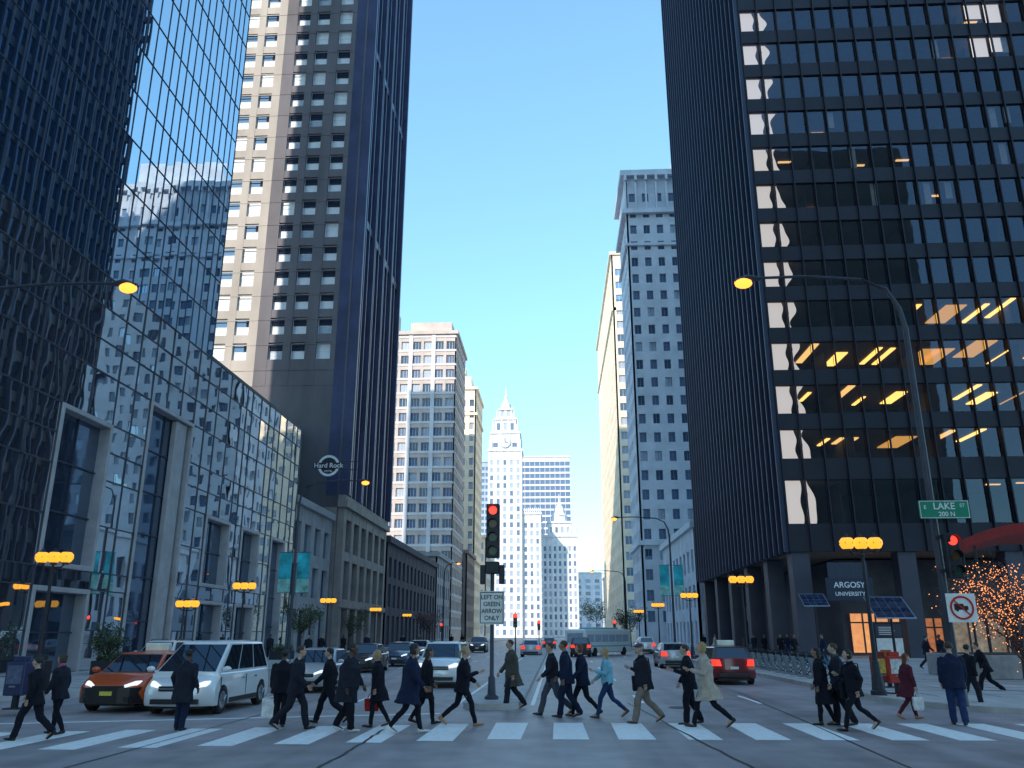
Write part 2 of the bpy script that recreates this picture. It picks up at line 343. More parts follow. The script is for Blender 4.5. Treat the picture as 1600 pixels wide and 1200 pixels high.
def bag(name, label, loc, size, mat, rz=0, hl=.14):
    r = thing(name, label, 'bag', loc, rz); w,d,h = size; m = MB()
    m.hexa([(-w/2*.9,-d/2*.8,-h-hl),(w/2*.9,-d/2*.8,-h-hl),(w/2*.9,d/2*.8,-h-hl),(-w/2*.9,d/2*.8,-h-hl),(-w/2,-d/2*.6,-hl),(w/2,-d/2*.6,-hl),(w/2,d/2*.6,-hl),(-w/2,d/2*.6,-hl)])
    mm = remesh(m, .02, .012, 12); mm.materials.append(mat); mm.polygons.foreach_set('use_smooth',[True]*len(mm.polygons))
    o = bpy.data.objects.new('pouch', mm); COL.objects.link(o); o.parent = r
    h_ = MB(); 
    for s in (-1,1): h_.tube([(-w*.3,s*.02,-hl-.01),(-w*.18,s*.01,-hl*.3),(0,0,0),(w*.18,s*.01,-hl*.3),(w*.3,s*.02,-hl-.01)], .008, 6)
    h_.build('handle', mat, r, smooth=True); return r
bag('shopping_bag','white plastic bag hanging beside the suited walker', pr['d'][1][0], (.4,.18,.4), CL['white'], 0)
bag('handbag','red handbag carried at knee height by the blonde walker', pr['h'][1][1], (.34,.14,.26), CL['red'], 0)
bag('paper_bag','white paper bag carried by the walker in maroon', pr['w'][1][1], (.26,.12,.3), CL['white'], 0)
for k, lab in (('q','large black shoulder bag on the hip of the walker in the flat cap'),('v','black shoulder bag on the hip of the striding walker near the kiosk')):
    rm = pr[k][2]; hp = rm @ Vector((.25,-.02,1.08)); b_ = bag('shoulder_bag', lab, hp, (.42,.16,.34), CL['char'] if k=='q' else CL['black'], pr[k][0].rotation_euler.z+R(90), hl=.05)
    s_ = MB(); i = (Matrix.Translation(hp)@Matrix.Rotation(b_.rotation_euler.z,4,'Z')).inverted()
    s_.tube([i@(rm@Vector(p)) for p in ((.24,-.0,1.04),(.22,.14,1.2),(.02,.19,1.36),(-.12,.08,1.47),(-.1,-.1,1.43),(.05,-.18,1.25),(.22,-.13,1.06))], .014, 6); s_.build('strap', CL['black'], b_, smooth=True)
# ---------------------------------------------------------------- ground
def ground_mat(name, col, var, sc, rough, bump):
    m = bpy.data.materials.new(name); m.use_nodes = True; nt = m.node_tree; b = nt.nodes['Principled BSDF']; L = nt.links.new
    tc = nt.nodes.new('ShaderNodeTexCoord'); N = []
    for s, d in ((sc,6),(sc*.12,3),(sc*60,2)):
        n = nt.nodes.new('ShaderNodeTexNoise'); n.inputs['Scale'].default_value = s; n.inputs['Detail'].default_value = d; L(tc.outputs['Object'], n.inputs['Vector']); N.append(n)
    mp = nt.nodes.new('ShaderNodeMapping'); mp.inputs['Scale'].default_value = (1.2,.05,1); L(tc.outputs['Object'], mp.inputs['Vector'])
    n = nt.nodes.new('ShaderNodeTexNoise'); n.inputs['Scale'].default_value = 1; n.inputs['Detail'].default_value = 3; L(mp.outputs[0], n.inputs['Vector']); N.append(n)
    a = nt.nodes.new('ShaderNodeMath'); a.operation = 'ADD'; L(N[0].outputs['Fac'], a.inputs[0]); L(N[1].outputs['Fac'], a.inputs[1])
    a2 = nt.nodes.new('ShaderNodeMath'); a2.operation = 'ADD'; L(a.outputs[0], a2.inputs[0]); L(N[3].outputs['Fac'], a2.inputs[1])
    a3 = nt.nodes.new('ShaderNodeMath'); a3.operation = 'MULTIPLY_ADD'; L(N[2].outputs['Fac'], a3.inputs[0]); a3.inputs[1].default_value = .5; L(a2.outputs[0], a3.inputs[2])
    mr = nt.nodes.new('ShaderNodeMapRange'); mr.inputs['From Min'].default_value = 1.35; mr.inputs['From Max'].default_value = 2.15; L(a3.outputs[0], mr.inputs['Value'])
    rp = nt.nodes.new('ShaderNodeValToRGB'); rp.color_ramp.elements[0].color = [c*(1-var) for c in col]+[1]; rp.color_ramp.elements[1].color = [c*(1+var) for c in col]+[1]
    L(mr.outputs[0], rp.inputs['Fac']); L(rp.outputs[0], b.inputs['Base Color'])
    r2 = nt.nodes.new('ShaderNodeMapRange'); r2.inputs['To Min'].default_value = rough-.15; r2.inputs['To Max'].default_value = rough+.12; L(N[1].outputs['Fac'], r2.inputs['Value']); L(r2.outputs[0], b.inputs['Roughness'])
    bp = nt.nodes.new('ShaderNodeBump'); bp.inputs['Strength'].default_value = bump; bp.inputs['Distance'].default_value = .01; L(N[2].outputs['Fac'], bp.inputs['Height']); L(bp.outputs[0], b.inputs['Normal'])
    MATS[name] = m; return m
asph = ground_mat('asphalt',(.31,.275,.29),.4,1.1,.5,.5)
conc = ground_mat('concrete_paving',(.45,.42,.42),.25,1.6,.75,.3)
earth = ground_mat('far_ground',(.2,.19,.2),.2,.05,.8,.1)
paint = M('road_paint',(.95,.92,.92),.6,var=.16,scale=7,bump=.2)
kerbM = M('kerb_stone',(.45,.43,.43),.75,var=.2,scale=2,bump=.3)
tarM = M('tar_seal',(.03,.03,.035),.45,var=.3)
def flat(name, polys, z, mat):
    m = MB()
    for p in polys: m.add([(x,y,z) for x,y in p],[tuple(range(len(p)))])
    return tag(m.build(name, mat, recalc=False), kind='structure')
LK, RK = -15.5, 9.6
flat('ground', [[(-2500,-800),(2500,-800),(2500,4000),(-2500,4000)]], -.02, earth)
flat('road', [[(LK-60,-60),(RK+90,-60),(RK+90,600),(LK-60,600)]], -.0, asph)
def slab(name, poly, z0, z1, mat):
    m = MB(); n = len(poly); m.add([(x,y,z0) for x,y in poly]+[(x,y,z1) for x,y in poly], [tuple(range(n)),tuple(range(n,2*n))]+[(i,(i+1)%n,n+(i+1)%n,n+i) for i in range(n)])
    return tag(m.build(name, mat), kind='structure')
def arc(cx,cy,r,a0,a1,n=8): return [(cx+r*math.cos(R(a0+(a1-a0)*i/n)), cy+r*math.sin(R(a0+(a1-a0)*i/n))) for i in range(n+1)]
slab('pavement_right', [(90,22.0),(90,590),(RK+.3,590),(RK+.3,27)]+arc(RK+5.3,27,5,180,270), -.015,.148, conc)
slab('kerb_right', arc(RK+5.3,27,5.3,180,270)[::-1]+[(RK,27),(RK,590),(RK+.295,590),(RK+.295,27)]+arc(RK+5.3,27,5.005,180,270)[1:]+[(90,21.995),(90,21.7)], -.01,.152, kerbM)
slab('pavement_left', [(-90,24.0),(-90,590),(LK-.3,590),(LK-.3,29)]+arc(LK-5.3,29,5,0,-90), -.015,.148, conc)
slab('kerb_left', arc(LK-5.3,29,5.3,0,-90)[::-1]+[(LK,29),(LK,590),(LK-.295,590),(LK-.295,29)]+arc(LK-5.3,29,5.005,0,-90)[1:]+[(-90,23.995),(-90,23.7)], -.01,.152, kerbM)
slab('median', [(-2.6,24.2)]+arc(-1.8,24.2,.8,180,360)+[(-1.0,120),(-1.6,330),(-2.0,330),(-2.6,120)], -.01,.16, kerbM)
slab('pavement_south_left', [(-90,-60),(-24,-60),(-24,8),(-90,8)], -.015,.148, conc)
jt = MB()
for k in range(60):
    y = 28+k*1.8
    jt.box(RK+.4, 18.2, y, y+.025, .1485, .1520); jt.box(-23.8, LK-.4, y, y+.025, .1485, .1520)
for k in range(5):
    jt.box(RK+1.8*(k+1), RK+1.8*(k+1)+.025, 27, 130, .1485,.1526)
tag(jt.build('pavement_joints', tarM), kind='structure')
st = []
def cwY(x): return 18.75 + (.24*(x+1) if x < -1 else .03*(x+1))
for k in range(-12, 14):
    x = -1.05 + k*1.29; w = .34; yc = cwY(x); j = lambda: random.uniform(-.03,.03)
    st.append([(x-w+j(),yc-1.6),(x+w+j(),yc-1.6),(x+w+j(),yc+1.5),(x-w+j(),yc+1.5)])
flat('crosswalk_stripes', st, .004, paint)
ln = [[(-14.5,20.1-1.4),(-3,22.3),(-3,22.52),(-14.5,20.3-1.4)]]
for y in range(26, 220, 12):
    for x in (-6.0,-9.2,-12.4,2.5,5.9): ln.append([(x-.06,y),(x+.06,y),(x+.06,y+3.2),(x-.06,y+3.2)])
ln.append([(-2.95,25),(-2.83,25),(-2.83,200),(-2.95,200)])
ln.append([(-.78,25),(-.66,25),(-.66,200),(-.78,200)])
flat('lane_lines', ln, .004, paint)
def tar(p, w):
    pts = []
    for i in range(len(p)-1):
        for j in range(10):
            t = j/10; pts.append((p[i][0]*(1-t)+p[i+1][0]*t+random.uniform(-.03,.03), p[i][1]*(1-t)+p[i+1][1]*t+random.uniform(-.02,.02)))
    pts.append(p[-1]); return [[(pts[i][0]-w,pts[i][1]),(pts[i][0]+w,pts[i][1]),(pts[i+1][0]+w,pts[i+1][1]),(pts[i+1][0]-w,pts[i+1][1])] for i in range(len(pts)-1)]
def g2(px,py): q = gp(px,py)[0]; return (q.x,q.y)
flat('tar_seams', tar([g2(980,1098),g2(1060,1140),g2(1185,1205)],.03)+tar([g2(600,1140),g2(555,1168),g2(490,1205)],.03)+tar([(5,8),(6.2,30),(6.1,60)],.02)+tar([(-7.5,8),(-7.4,40)],.02)+tar([(-16,21.5),(-4,22.6),(6,22.8)],.02), .0065, tarM)
for i,(x,y) in enumerate(((3.4,24.5),(-8,26))):
    m = MB(); m.lathe([(.36,.002),(.36,.009),(.3,.0095),(.3,.007)],20,0,(x,y)); tag(m.build('manhole_cover',M('manhole_iron',(.05,.05,.055),.5,.4,var=.3,scale=12),smooth=False),['round iron cover in the right lanes beyond the crosswalk','round iron cover in the left lanes behind the minivan'][i],'manhole cover')
# ---------------------------------------------------------------- building tools
def fbx(mb, face, u0,u1,z0,z1,d0,d1, mi=0):
    O,u,n = face; c = []
    for z in (z0,z1):
        for (a,d) in ((u0,d0),(u1,d0),(u1,d1),(u0,d1)):
            p = O+u*a+n*d; c.append((p.x,p.y,z))
    mb.hexa(c, mi)
X_, Y_ = Vector((1,0,0)), Vector((0,1,0))
def south(x0,y): return (Vector((x0,y,0)), X_, -Y_), 0.0
def east(x,y0): return (Vector((x,y0,0)), Y_, X_), R(90)
def west(x,y0): return (Vector((x,y0,0)), Y_, -X_), R(-90)
def facade(mb, face, width, zb, zt, cols, rows, depth, spots, rot, kinds, mi=0, dd=.0):
    es = [0]+[e for c in cols for e in c]+[width]
    for i in range(0, len(es), 2):
        if es[i+1]-es[i] > .01: fbx(mb, face, es[i], es[i+1], zb, zt, dd, depth, mi)
    zs = [zb]+[e for r in rows for e in r]+[zt]
    O,u,n = face
    for (c0,c1) in cols:
        for j in range(0, len(zs), 2):
            if zs[j+1]-zs[j] > .01: fbx(mb, face, c0, c1, zs[j], zs[j+1], dd, depth-.03, mi)
        for (r0,r1) in rows:
            p = O+u*((c0+c1)/2)+n*(dd+.04); spots.append((Vector((p.x,p.y,r0)), rot, random.choice(kinds), c1-c0, r1-r0))
def winproto(w, h, style):
    f = MB(); p = MB(); t = .07 if style not in ('thin',) else .04
    f.box(-w/2,-w/2+t,-.06,.0,0,h); f.box(w/2-t,w/2,-.06,.0,0,h); f.box(-w/2+t,w/2-t,-.06,0,0,t); f.box(-w/2+t,w/2-t,-.06,0,h-t,h)
    if style == 'sash':
        f.box(-w/2+t,w/2-t,-.05,0,h*.5-t/2,h*.5+t/2); f.box(-w/2-.06,w/2+.06,-.16,-.061,-.08,.03)
    elif style == 'tri':
        f.box(-w/6-t/2,-w/6+t/2,-.05,0,t,h-t); f.box(w/6-t/2,w/6+t/2,-.05,0,t,h-t)
    elif style == 'mid': f.box(-t/2,t/2,-.05,0,t,h-t)
    if style == 'sash':
        p.add([(-w/2+t,-.01,t),(w/2-t,-.01,t),(w/2-t,-.01,h*.5),(-w/2+t,-.01,h*.5)],[(0,1,2,3)],0)
        p.add([(-w/2+t,-.03,h*.5),(w/2-t,-.03,h*.5),(w/2-t,-.03,h-t),(-w/2+t,-.03,h-t)],[(0,1,2,3)],1)
    else: p.add([(-w/2+t,-.01,t),(w/2-t,-.01,t),(w/2-t,-.01,h-t),(-w/2+t,-.01,h-t)],[(0,1,2,3)],0)
    return f, p
def put_windows(root, spots, frame_mat, variants, style='sash', cap=100, split=False, name='window'):
    def key(s):
        q = proj(s[0]+Vector((0,0,s[4]/2)))
        if q is None or not(-20 < q[0] < 1620 and -20 < q[1] < 1220): return 1e6+(q[2] if q else 1e5)
        return q[2]
    spots = sorted(spots, key=key); cache = {}
    allm = [frame_mat]; idx = {}
    for k, v in variants.items():
        idx[k] = []
        for mt in v:
            if mt not in allm: allm.append(mt)
            idx[k].append(allm.index(mt))
    rest = MB()
    for i, (loc, rot, k, w, h) in enumerate(spots):
        ck = (k, round(w,2), round(h,2))
        if ck not in cache:
            f, p = winproto(w, h, style); v = variants[k]
            comb = MB(); comb.merge(f); p2 = MB(); p2.merge(p); p2.m = [idx[k][min(a,len(idx[k])-1)] for a in p.m]; comb.merge(p2)
            cache[ck] = (f.mesh('frame',[frame_mat]), p.mesh('pane', v, recalc=False), comb.mesh('win', allm, recalc=False), comb)
        fm, pm, cm, comb = cache[ck]
        if i < cap:
            o = bpy.data.objects.new(name, fm if split else cm); COL.objects.link(o); o.parent = root; o.location = loc; o.rotation_euler = (0,0,rot)
            if split:
                q = bpy.data.objects.new('pane', pm); COL.objects.link(q); q.parent = o
        else:
            rest.merge(comb, Matrix.Translation(loc) @ Matrix.Rotation(rot,4,'Z'))
    if rest.v:
        tag(rest.build(name, allm, root, recalc=False), kind='stuff')
def even(width, n, w, off=0): 
    p = (width-2*off)/n; return [(off+p*(i+.5)-w/2, off+p*(i+.5)+w/2) for i in range(n)]
def rowsf(z0, n, fh, wh): return [(z0+fh*i, z0+fh*i+wh) for i in range(n)]
gD = glass('pane_dark',(.02,.03,.055),.16,(.6,.75,1.)); gB = glass('pane_blue',(.07,.12,.2),.34,(.7,.85,1.)); gL = M('pane_blind',(.66,.7,.76),.5,var=.12,scale=5)
gM = M('pane_grey',(.36,.43,.54),.35,var=.2); gS = M('pane_soft',(.11,.17,.29),.25,var=.3)
frW = M('frame_white',(.68,.7,.73),.5); frD = M('frame_dark',(.035,.045,.075),.45); frG = M('frame_grey',(.2,.23,.29),.5)
# ---------------------------------------------------------------- L1 glass corner building
root = thing('glass_building','mirror-glass corner building with pale framed openings, left foreground','building',(0,0,0))
XL = -24.0; XW = -52.6
Yl = [26,28.4,30.7,33,35.4,37.7,40.1,42.5,44.4,46.3,48.3,50.3,52.3,54.05,55.8,58,60.2,61.35,62.5,64.5,66.5,67.9,69.3,71.15,73,74.25,75.5]
Zl = [.15,2.1,4.1,5.0,7.4,9.8,11.3,12.8,15.3,17.0,18.8,20.5]
OPN = [(37.7,42.5,5.0,12.8),(46.3,52.3,.15,15.3),(37.7,42.5,.15,4.1),(55.8,60.2,5.0,9.8),(55.8,60.2,.15,4.1),(62.5,66.5,5.0,9.8),(62.5,66.5,.15,4.1),(69.3,73,.15,9.8)]
mirror = glass('mirror_glass',(.08,.09,.11),.74,(.97,.97,.97),.012,.0065,.55,fres=.2)
mirror2 = glass('mirror_glass_tower',(.03,.07,.13),.74,(.78,.9,1.),.01,.0025,.3,fres=.2)
recM = M('recess_wall',(.05,.055,.07),.6)
core = MB(); core.box(XW,XL-1.4,26,75.5,.1,20.3); core.box(XW,XL-1.4,26,54.0,20.3,170)
core.box(XW,XL-.02,26,54.0,170,171); core.box(XW,XL-.02,53.9,54.05,20.5,170); core.box(XW,XL-.02,54.05,75.5,20.45,20.75); core.box(XW,XL-.02,75.3,75.5,.1,20.45)
core.box(XW,XL-.02,25.8,26,.1,171)
core.build('wall', recM, root)
panes = []; 
def tilt_pane(y0,y1,z0,z1,amp):
    a = random.gauss(0,amp); b = random.gauss(0,amp); w=(y1-y0)/2; h=(z1-z0)/2; g=.02
    return [(XL+(-w)*a+(-h)*b, y0+g, z0+g),(XL+w*a-h*b, y1-g, z0+g),(XL+w*a+h*b, y1-g, z1-g),(XL-w*a+h*b, y0+g, z1-g)]
for i in range(len(Yl)-1):
    for j in range(len(Zl)-1):
        y0,y1,z0,z1 = Yl[i],Yl[i+1],Zl[j],Zl[j+1]
        if any(a-.01<=y0 and y1<=b+.01 and c-.01<=z0 and z1<=d+.01 for a,b,c,d in OPN): continue
        panes.append((tilt_pane(y0,y1,z0,z1,.008), 0))
TY = [y for y in Yl if y <= 54.1]; TY = sorted(set(TY+[(TY[i]+TY[i+1])/2 for i in range(len(TY)-1)]))
TZ = [20.5+2.9*i for i in range(20)]
for i in range(len(TY)-1):
    for j in range(len(TZ)-1): panes.append((tilt_pane(TY[i],TY[i+1],TZ[j],TZ[j+1],.0018), 1))
def pkey(p):
    c = sum((Vector(q) for q in p[0]), Vector())/4; q = proj(c)
    return q[2] if q and 0 < q[0] < 1600 and 0 < q[1] < 1200 else 1e5
panes.sort(key=pkey); rest = MB()
for k, (q, mi) in enumerate(panes):
    if k < 100:
        m = MB(); m.quad(*q); m.build('glass_pane', mirror if mi == 0 else mirror2, root, recalc=False)
    else: rest.add(q, [(0,1,2,3)], mi)
rest.quad((XL,26,TZ[-1]),(XL,54,TZ[-1]),(XL,54,170),(XL,26,170),1)
tag(rest.build('glass_pane',[mirror,mirror2],root,recalc=False),kind='stuff')
mul = MB()
def inopen(y,z0,z1): return any(a+.01<y<b-.01 and c-.01<=z0 and z1<=d+.01 for a,b,c,d in OPN)
for y in Yl:
    for j in range(len(Zl)-1):
        if not inopen(y,Zl[j],Zl[j+1]): mul.box(XL-.05,XL+.05,y-.03,y+.03,Zl[j],Zl[j+1])
for z in Zl:
    for i in range(len(Yl)-1):
        if not any(a-.01<=Yl[i] and Yl[i+1]<=b+.01 and c+.01<z<d-.01 for a,b,c,d in OPN): mul.box(XL-.05,XL+.055,Yl[i]+.031,Yl[i+1]-.031,z-.03,z+.03)
for y in TY: mul.box(XL-.05,XL+.04,y-.022,y+.022,20.55,170)
for z in TZ: mul.box(XL-.05,XL+.045,26,54.05,z-.022,z+.022)
mul.build('mullion_grid', frD, root)
stoneP = M('pale_frame_stone',(.4,.38,.4),.55,var=.16,scale=1.2,bump=.15)
recG = glass('recess_glass',(.03,.045,.07),.35,(.6,.7,.85),.03,.006)
for a,b,c,d in OPN:
    t = .24; m = MB(); x0, x1 = XL-.85, XL+.12
    m.box(x0,x1,a,a+t,c,d); m.box(x0,x1,b-t,b,c,d); m.box(x0,x1-.003,a+t,b-t,d-t,d)
    if c > 1: m.box(x0,x1-.003,a+t,b-t,c,c+t)
    fo = m.build('window_frame', stoneP, root, bevel=.03)
    lo = c+t if c > 1 else c; gx = XL-.5
    g = MB(); g.quad((gx,a+t,lo),(gx,b-t,lo),(gx,b-t,d-t),(gx,a+t,d-t)); g.build('window_pane', recG, fo, recalc=False)
    m = MB(); n = max(2,int((d-c)/2.4))
    for k in range(1,n): z = lo+(d-t-lo)*k/n; m.box(gx,gx+.1,a+t,b-t,z-.035,z+.035)
    y = (a+b)/2; m.box(gx,gx+.08,y-.03,y+.03,lo,d-t)
    m.build('glazing_bar', frD, fo)
m = MB(); m.box(XL-.45,XL-.1,50.2,51.7,.15,15.0); m.build('column', stoneP, root, bevel=.05)
# gap building
root = thing('stone_or_shade_block','low pale stone shopfront building with a grey rear block, between glass podium and dark tower','building')
stG = M('stone_grey',(.34,.33,.35),.75,var=.15,scale=.8,bump=.2)
spots = []; m = MB(); m.box(-52,-25.2,77,91,.1,14.2); m.box(-50,-30,77.2,91,14.2,25); m.box(-25.4,-24.3,76.9,91.0,13.9,14.6)
f, rt = east(-25.2,77); facade(m,f,14,.15,13.9,even(14,4,2.3),[(.2,4.2),(5.4,8.4),(9.6,12.4)],.5,spots,rt,['a','b'])
m.build('wall', stG, root); put_windows(root,spots,frG,{'a':[gD],'b':[gB]},'mid')
# ---------------------------------------------------------------- L2 dark tower
root = thing('hotel_tower','tall tower with pale side wall of white sash windows and dark piered street front, left','building')
wallLit = M('sunlit_rendered_wall',(.42,.37,.34),.8,var=.18,scale=.25,bump=.2,stretch=(1,1,.35)); wallShade = M('shade_dark_side_wall',(.115,.105,.125),.7,var=.25,scale=.3,bump=.2,stretch=(1,1,.35)); dk = M('black_granite',(.05,.06,.13),.34,var=.3,scale=.3,bump=.1)  # pale and dark copies of one wall paint its sunlit and shaded parts
spots = []; m = MB(); m.box(-75,-24.4,92.4,115.6,.1,110)
rws = [(33.3+3.2*i,33.3+3.2*i+2.15) for i in range(23)]
f, rt = south(-75,92.4); XD = -35.6  # side wall colour changes here, at the painted shadow edge
xc = [-72,-69,-64.5,-61.5,-57,-54,-49.5,-46.5,-43.4,-40.3,-37.6]
facade(m,f,XD+75,30,110,[(x+75-.88,x+75+.88) for x in xc],rws,.4,spots,rt,['a','b','c'])
for k in range(24): fbx(m,f,0,XD+75-.02,31.9+3.2*k,32.02+3.2*k,.4,.44)
m.build('wall', wallLit, root)
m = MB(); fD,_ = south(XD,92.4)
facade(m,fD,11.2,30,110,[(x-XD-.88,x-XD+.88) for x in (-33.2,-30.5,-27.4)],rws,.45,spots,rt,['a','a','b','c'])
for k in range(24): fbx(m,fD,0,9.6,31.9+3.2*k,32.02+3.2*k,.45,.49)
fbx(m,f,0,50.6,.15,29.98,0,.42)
m.build('shade_dark_wall', wallShade, root)
m = MB(); f2, rt2 = east(-24.4,92.0); sp2 = []
cols = even(24,12,1.0,.6)
facade(m,f2,24,17,110,cols,[(18.4+3.2*i,18.4+3.2*i+2.0) for i in range(28)],.45,sp2,rt2,['a','b','c'])
for k,(a,b) in enumerate(cols):
    fbx(m,f2,a-.62,a-.3,17,110+(k%3==0)*2,.45,.85 if k%3 else 1.15)
fbx(m,f2,-.02,.32,17,110.5,.45,1.2); fbx(m,f2,23.5,24.02,17,112,.45,1.3)
for z in (52,78): 
    for k in range(12): fbx(m,f2,cols[k][0]-.25,cols[k][1]+.35,z,z+1.0,.46,.8)
fs, _ = south(-25.9,92.0); fbx(m,fs,0,1.3,17,110.4,-.4,.06)
m.build('pier_front', dk, root)
spots += sp2
put_windows(root,spots,frW,{'a':[gL,gD],'b':[gM,gD],'c':[gL,gL]},'sash',100,True)
m = MB(); sp3 = []; f3, rt3 = east(-24.4,92.0)
facade(m,f3,24,.15,15.6,even(24,6,2.6,.5),[(.3,4.6),(5.6,9.8),(10.8,14.4)],.75,sp3,rt3,['a','b'])
fbx(m,f3,-.3,24.3,15.6,16.4,.0,1.15); fbx(m,f3,-.2,24.2,4.7,5.3,.76,.95); fbx(m,f3,-.1,24.1,16.4,17,.0,.85)
fs2,_ = south(-30,91.96); fbx(m,fs2,0,5.5,.15,15.6,0,.1)
m.build('base_storeys', M('base_stone',(.24,.21,.2),.6,var=.25,scale=.5,bump=.2), root)
put_windows(root,sp3,M('brass_frame',(.3,.22,.12),.4,.6),{'a':[gD],'b':[gB]},'tri',name='shop_window')
hr = thing('blade_sign','round white lettered disc sign projecting from the dark tower corner','sign',at(514,728,88)); hr.scale = (.8,.8,.8)
m = MB(); m.tube([(0,.15,0),(0,-.15,0)],1.45,28,0); m.build('disc',M('sign_black',(.03,.03,.05),.4),hr)
sw_ = M('sign_white',(.85,.85,.85),.5)
m = MB(); n=36
for k in range(n):
    a0,a1 = 2*math.pi*k/n,2*math.pi*(k+1)/n
    m.hexa([(1.12*math.cos(a0),-.155,1.12*math.sin(a0)),(1.45*math.cos(a0),-.155,1.45*math.sin(a0)),(1.45*math.cos(a1),-.155,1.45*math.sin(a1)),(1.12*math.cos(a1),-.155,1.12*math.sin(a1)),
            (1.12*math.cos(a0),-.2,1.12*math.sin(a0)),(1.45*math.cos(a0),-.2,1.45*math.sin(a0)),(1.45*math.cos(a1),-.2,1.45*math.sin(a1)),(1.12*math.cos(a1),-.2,1.12*math.sin(a1))])
m.build('rim',sw_,hr)
m = MB(); m.box(-2.1,2.1,-.24,-.16,-.42,.42); m.build('name_band',MATS['sign_black'],hr,bevel=.1)
text('Hard Rock',.9,sw_,hr,(0,-.25,0)); text('HOTEL',.36,sw_,hr,(0,-.17,-.75))
m = MB(); m.box(1.4,4.0,-.06,.06,.5,.6); m.box(1.2,4.0,-.06,.06,-.6,-.5); m.build('bracket',frD,hr)
# ---------------------------------------------------------------- far left row
def simple_building(name,label,x0,x1,y0,y1,h,wall,side,faces,fmat,variants,style='mid',cap=100,extra=None,cat='building',split=False):
    root = thing(name,label,cat); m = MB(); m.box(x0+.4 if side=='w' else x0, x1-.4 if side=='e' else x1, y0+.4, y1, .1, h)
    spots = []
    f, rt = south(x0, y0+.4); nc, wf, rows, dp = faces[0]
    facade(m,f,x1-x0,.12,h,even(x1-x0,nc,(x1-x0)/nc*wf),rows,.4,spots,rt,list(variants.keys()))
    if len(faces) > 1:
        nc, wf, rows, dp = faces[1]
        f, rt = east(x1-.4,y0) if side == 'e' else west(x0+.4,y0)
        facade(m,f,y1-y0,.12,h,even(y1-y0,nc,(y1-y0)/nc*wf,.5),rows,.403,spots,rt,list(variants.keys()))
    m.box(x0-.5,x1+.5,y0-.5,y1+.3,h,h+.9)
    if extra: extra(m)
    m.build('wall', wall, root); put_windows(root,spots,fmat,variants,style,cap,split)
    return root
def brick(name, col): return M(name,col,.8,var=.14,scale=.35,bump=.15)
darkB = brick('dark_brick',(.09,.075,.095)); creamS = brick('cream_stone',(.66,.57,.49)); pinkB = brick('pink_brick',(.58,.49,.46)); whiteT = brick('white_terracotta',(.68,.68,.7)); blueS = brick('grey_blue_stone',(.58,.62,.7)); whiteC=brick('white_concrete',(.66,.66,.7))
creamR = brick('cream_limestone',(.88,.76,.6))
simple_building('shop_building','low dark brick building with tall windows beyond the dark tower, left side',-50,-24,119,168,14.5,darkB,'e',
   [(6,.5,[(.4,4.4),(5.6,8.6),(9.6,12.6)],.4),(13,.55,[(.4,4.4),(5.6,8.8),(9.8,12.6)],.4)],frG,{'a':[gD],'b':[gB],'c':[gD]},'mid')
simple_building('shop_building','small grey stone building just below the banded apartment tower',-45,-24,170,191,17,stG,'e',
   [(6,.5,rowsf(1,4,4.0,2.6),.4),(6,.5,rowsf(1,4,4.0,2.6),.4)],frG,{'a':[gD],'b':[gB]},'mid',60)
def l3x(m):
    m.box(-46,-40,196,203,74.9,82); m.box(-36,-25.5,196,206,74.9,78)
L3 = simple_building('apartment_tower','pale pinkish brick apartment tower with white banded window bays, left of centre',-58,-24,194,215,74,pinkB,'e',
   [(12,.76,rowsf(3.5,19,3.7,2.1),.4),(7,.6,rowsf(3.5,19,3.7,2.1),.4)],frW,{'a':[gB],'b':[gM],'c':[gS]},'tri',extra=l3x)
m = MB()
for k in range(20):
    z = 3.5+3.7*k
    m.box(-57.9,-24.05,193.9,193.98,z-.62,z-.1); m.box(-23.98,-23.9,194.05,214.9,z-.62,z-.1)
for x in (-52.3,-46.7,-41,-35.4,-29.7): m.box(x-.5,x+.5,193.82,193.97,3,74)
m.build('spandrel_band',whiteC,L3)
simple_building('shop_building','mid-rise brown building under the cream tower, far left side',-44,-23,218,238,22,brick('brown_brick',(.28,.23,.22)),'e',
   [(5,.5,rowsf(1,5,4.1,2.6),.4),(6,.5,rowsf(1,5,4.1,2.6),.4)],frG,{'a':[gD],'b':[gB]},'mid',40)
def l3b(m):
    m.box(-31,-25,241,249,73.9,77.5); m.box(-29,-27,243,247,77.5,81)
    for z in (22,65): m.box(-44.3,-22.9,239.8,262.3,z,z+.8)
simple_building('cream_tower','slender cream stone tower with a stepped top beside the banded apartments',-44,-23.3,240,262,73,creamR,'e',
   [(8,.5,rowsf(3,19,3.6,2.1),.4),(8,.5,rowsf(3,19,3.6,2.1),.4)],frG,{'a':[gB],'b':[gM]},'mid',100,l3b)
simple_building('office_building','pale low office block just before the white clock tower, left side',-60,-24,290,330,34,creamS,'e',
   [(9,.5,rowsf(2,8,4,2.3),.4),(9,.5,rowsf(2,8,4,2.3),.4)],frG,{'a':[gB],'b':[gM]},'mid',60)
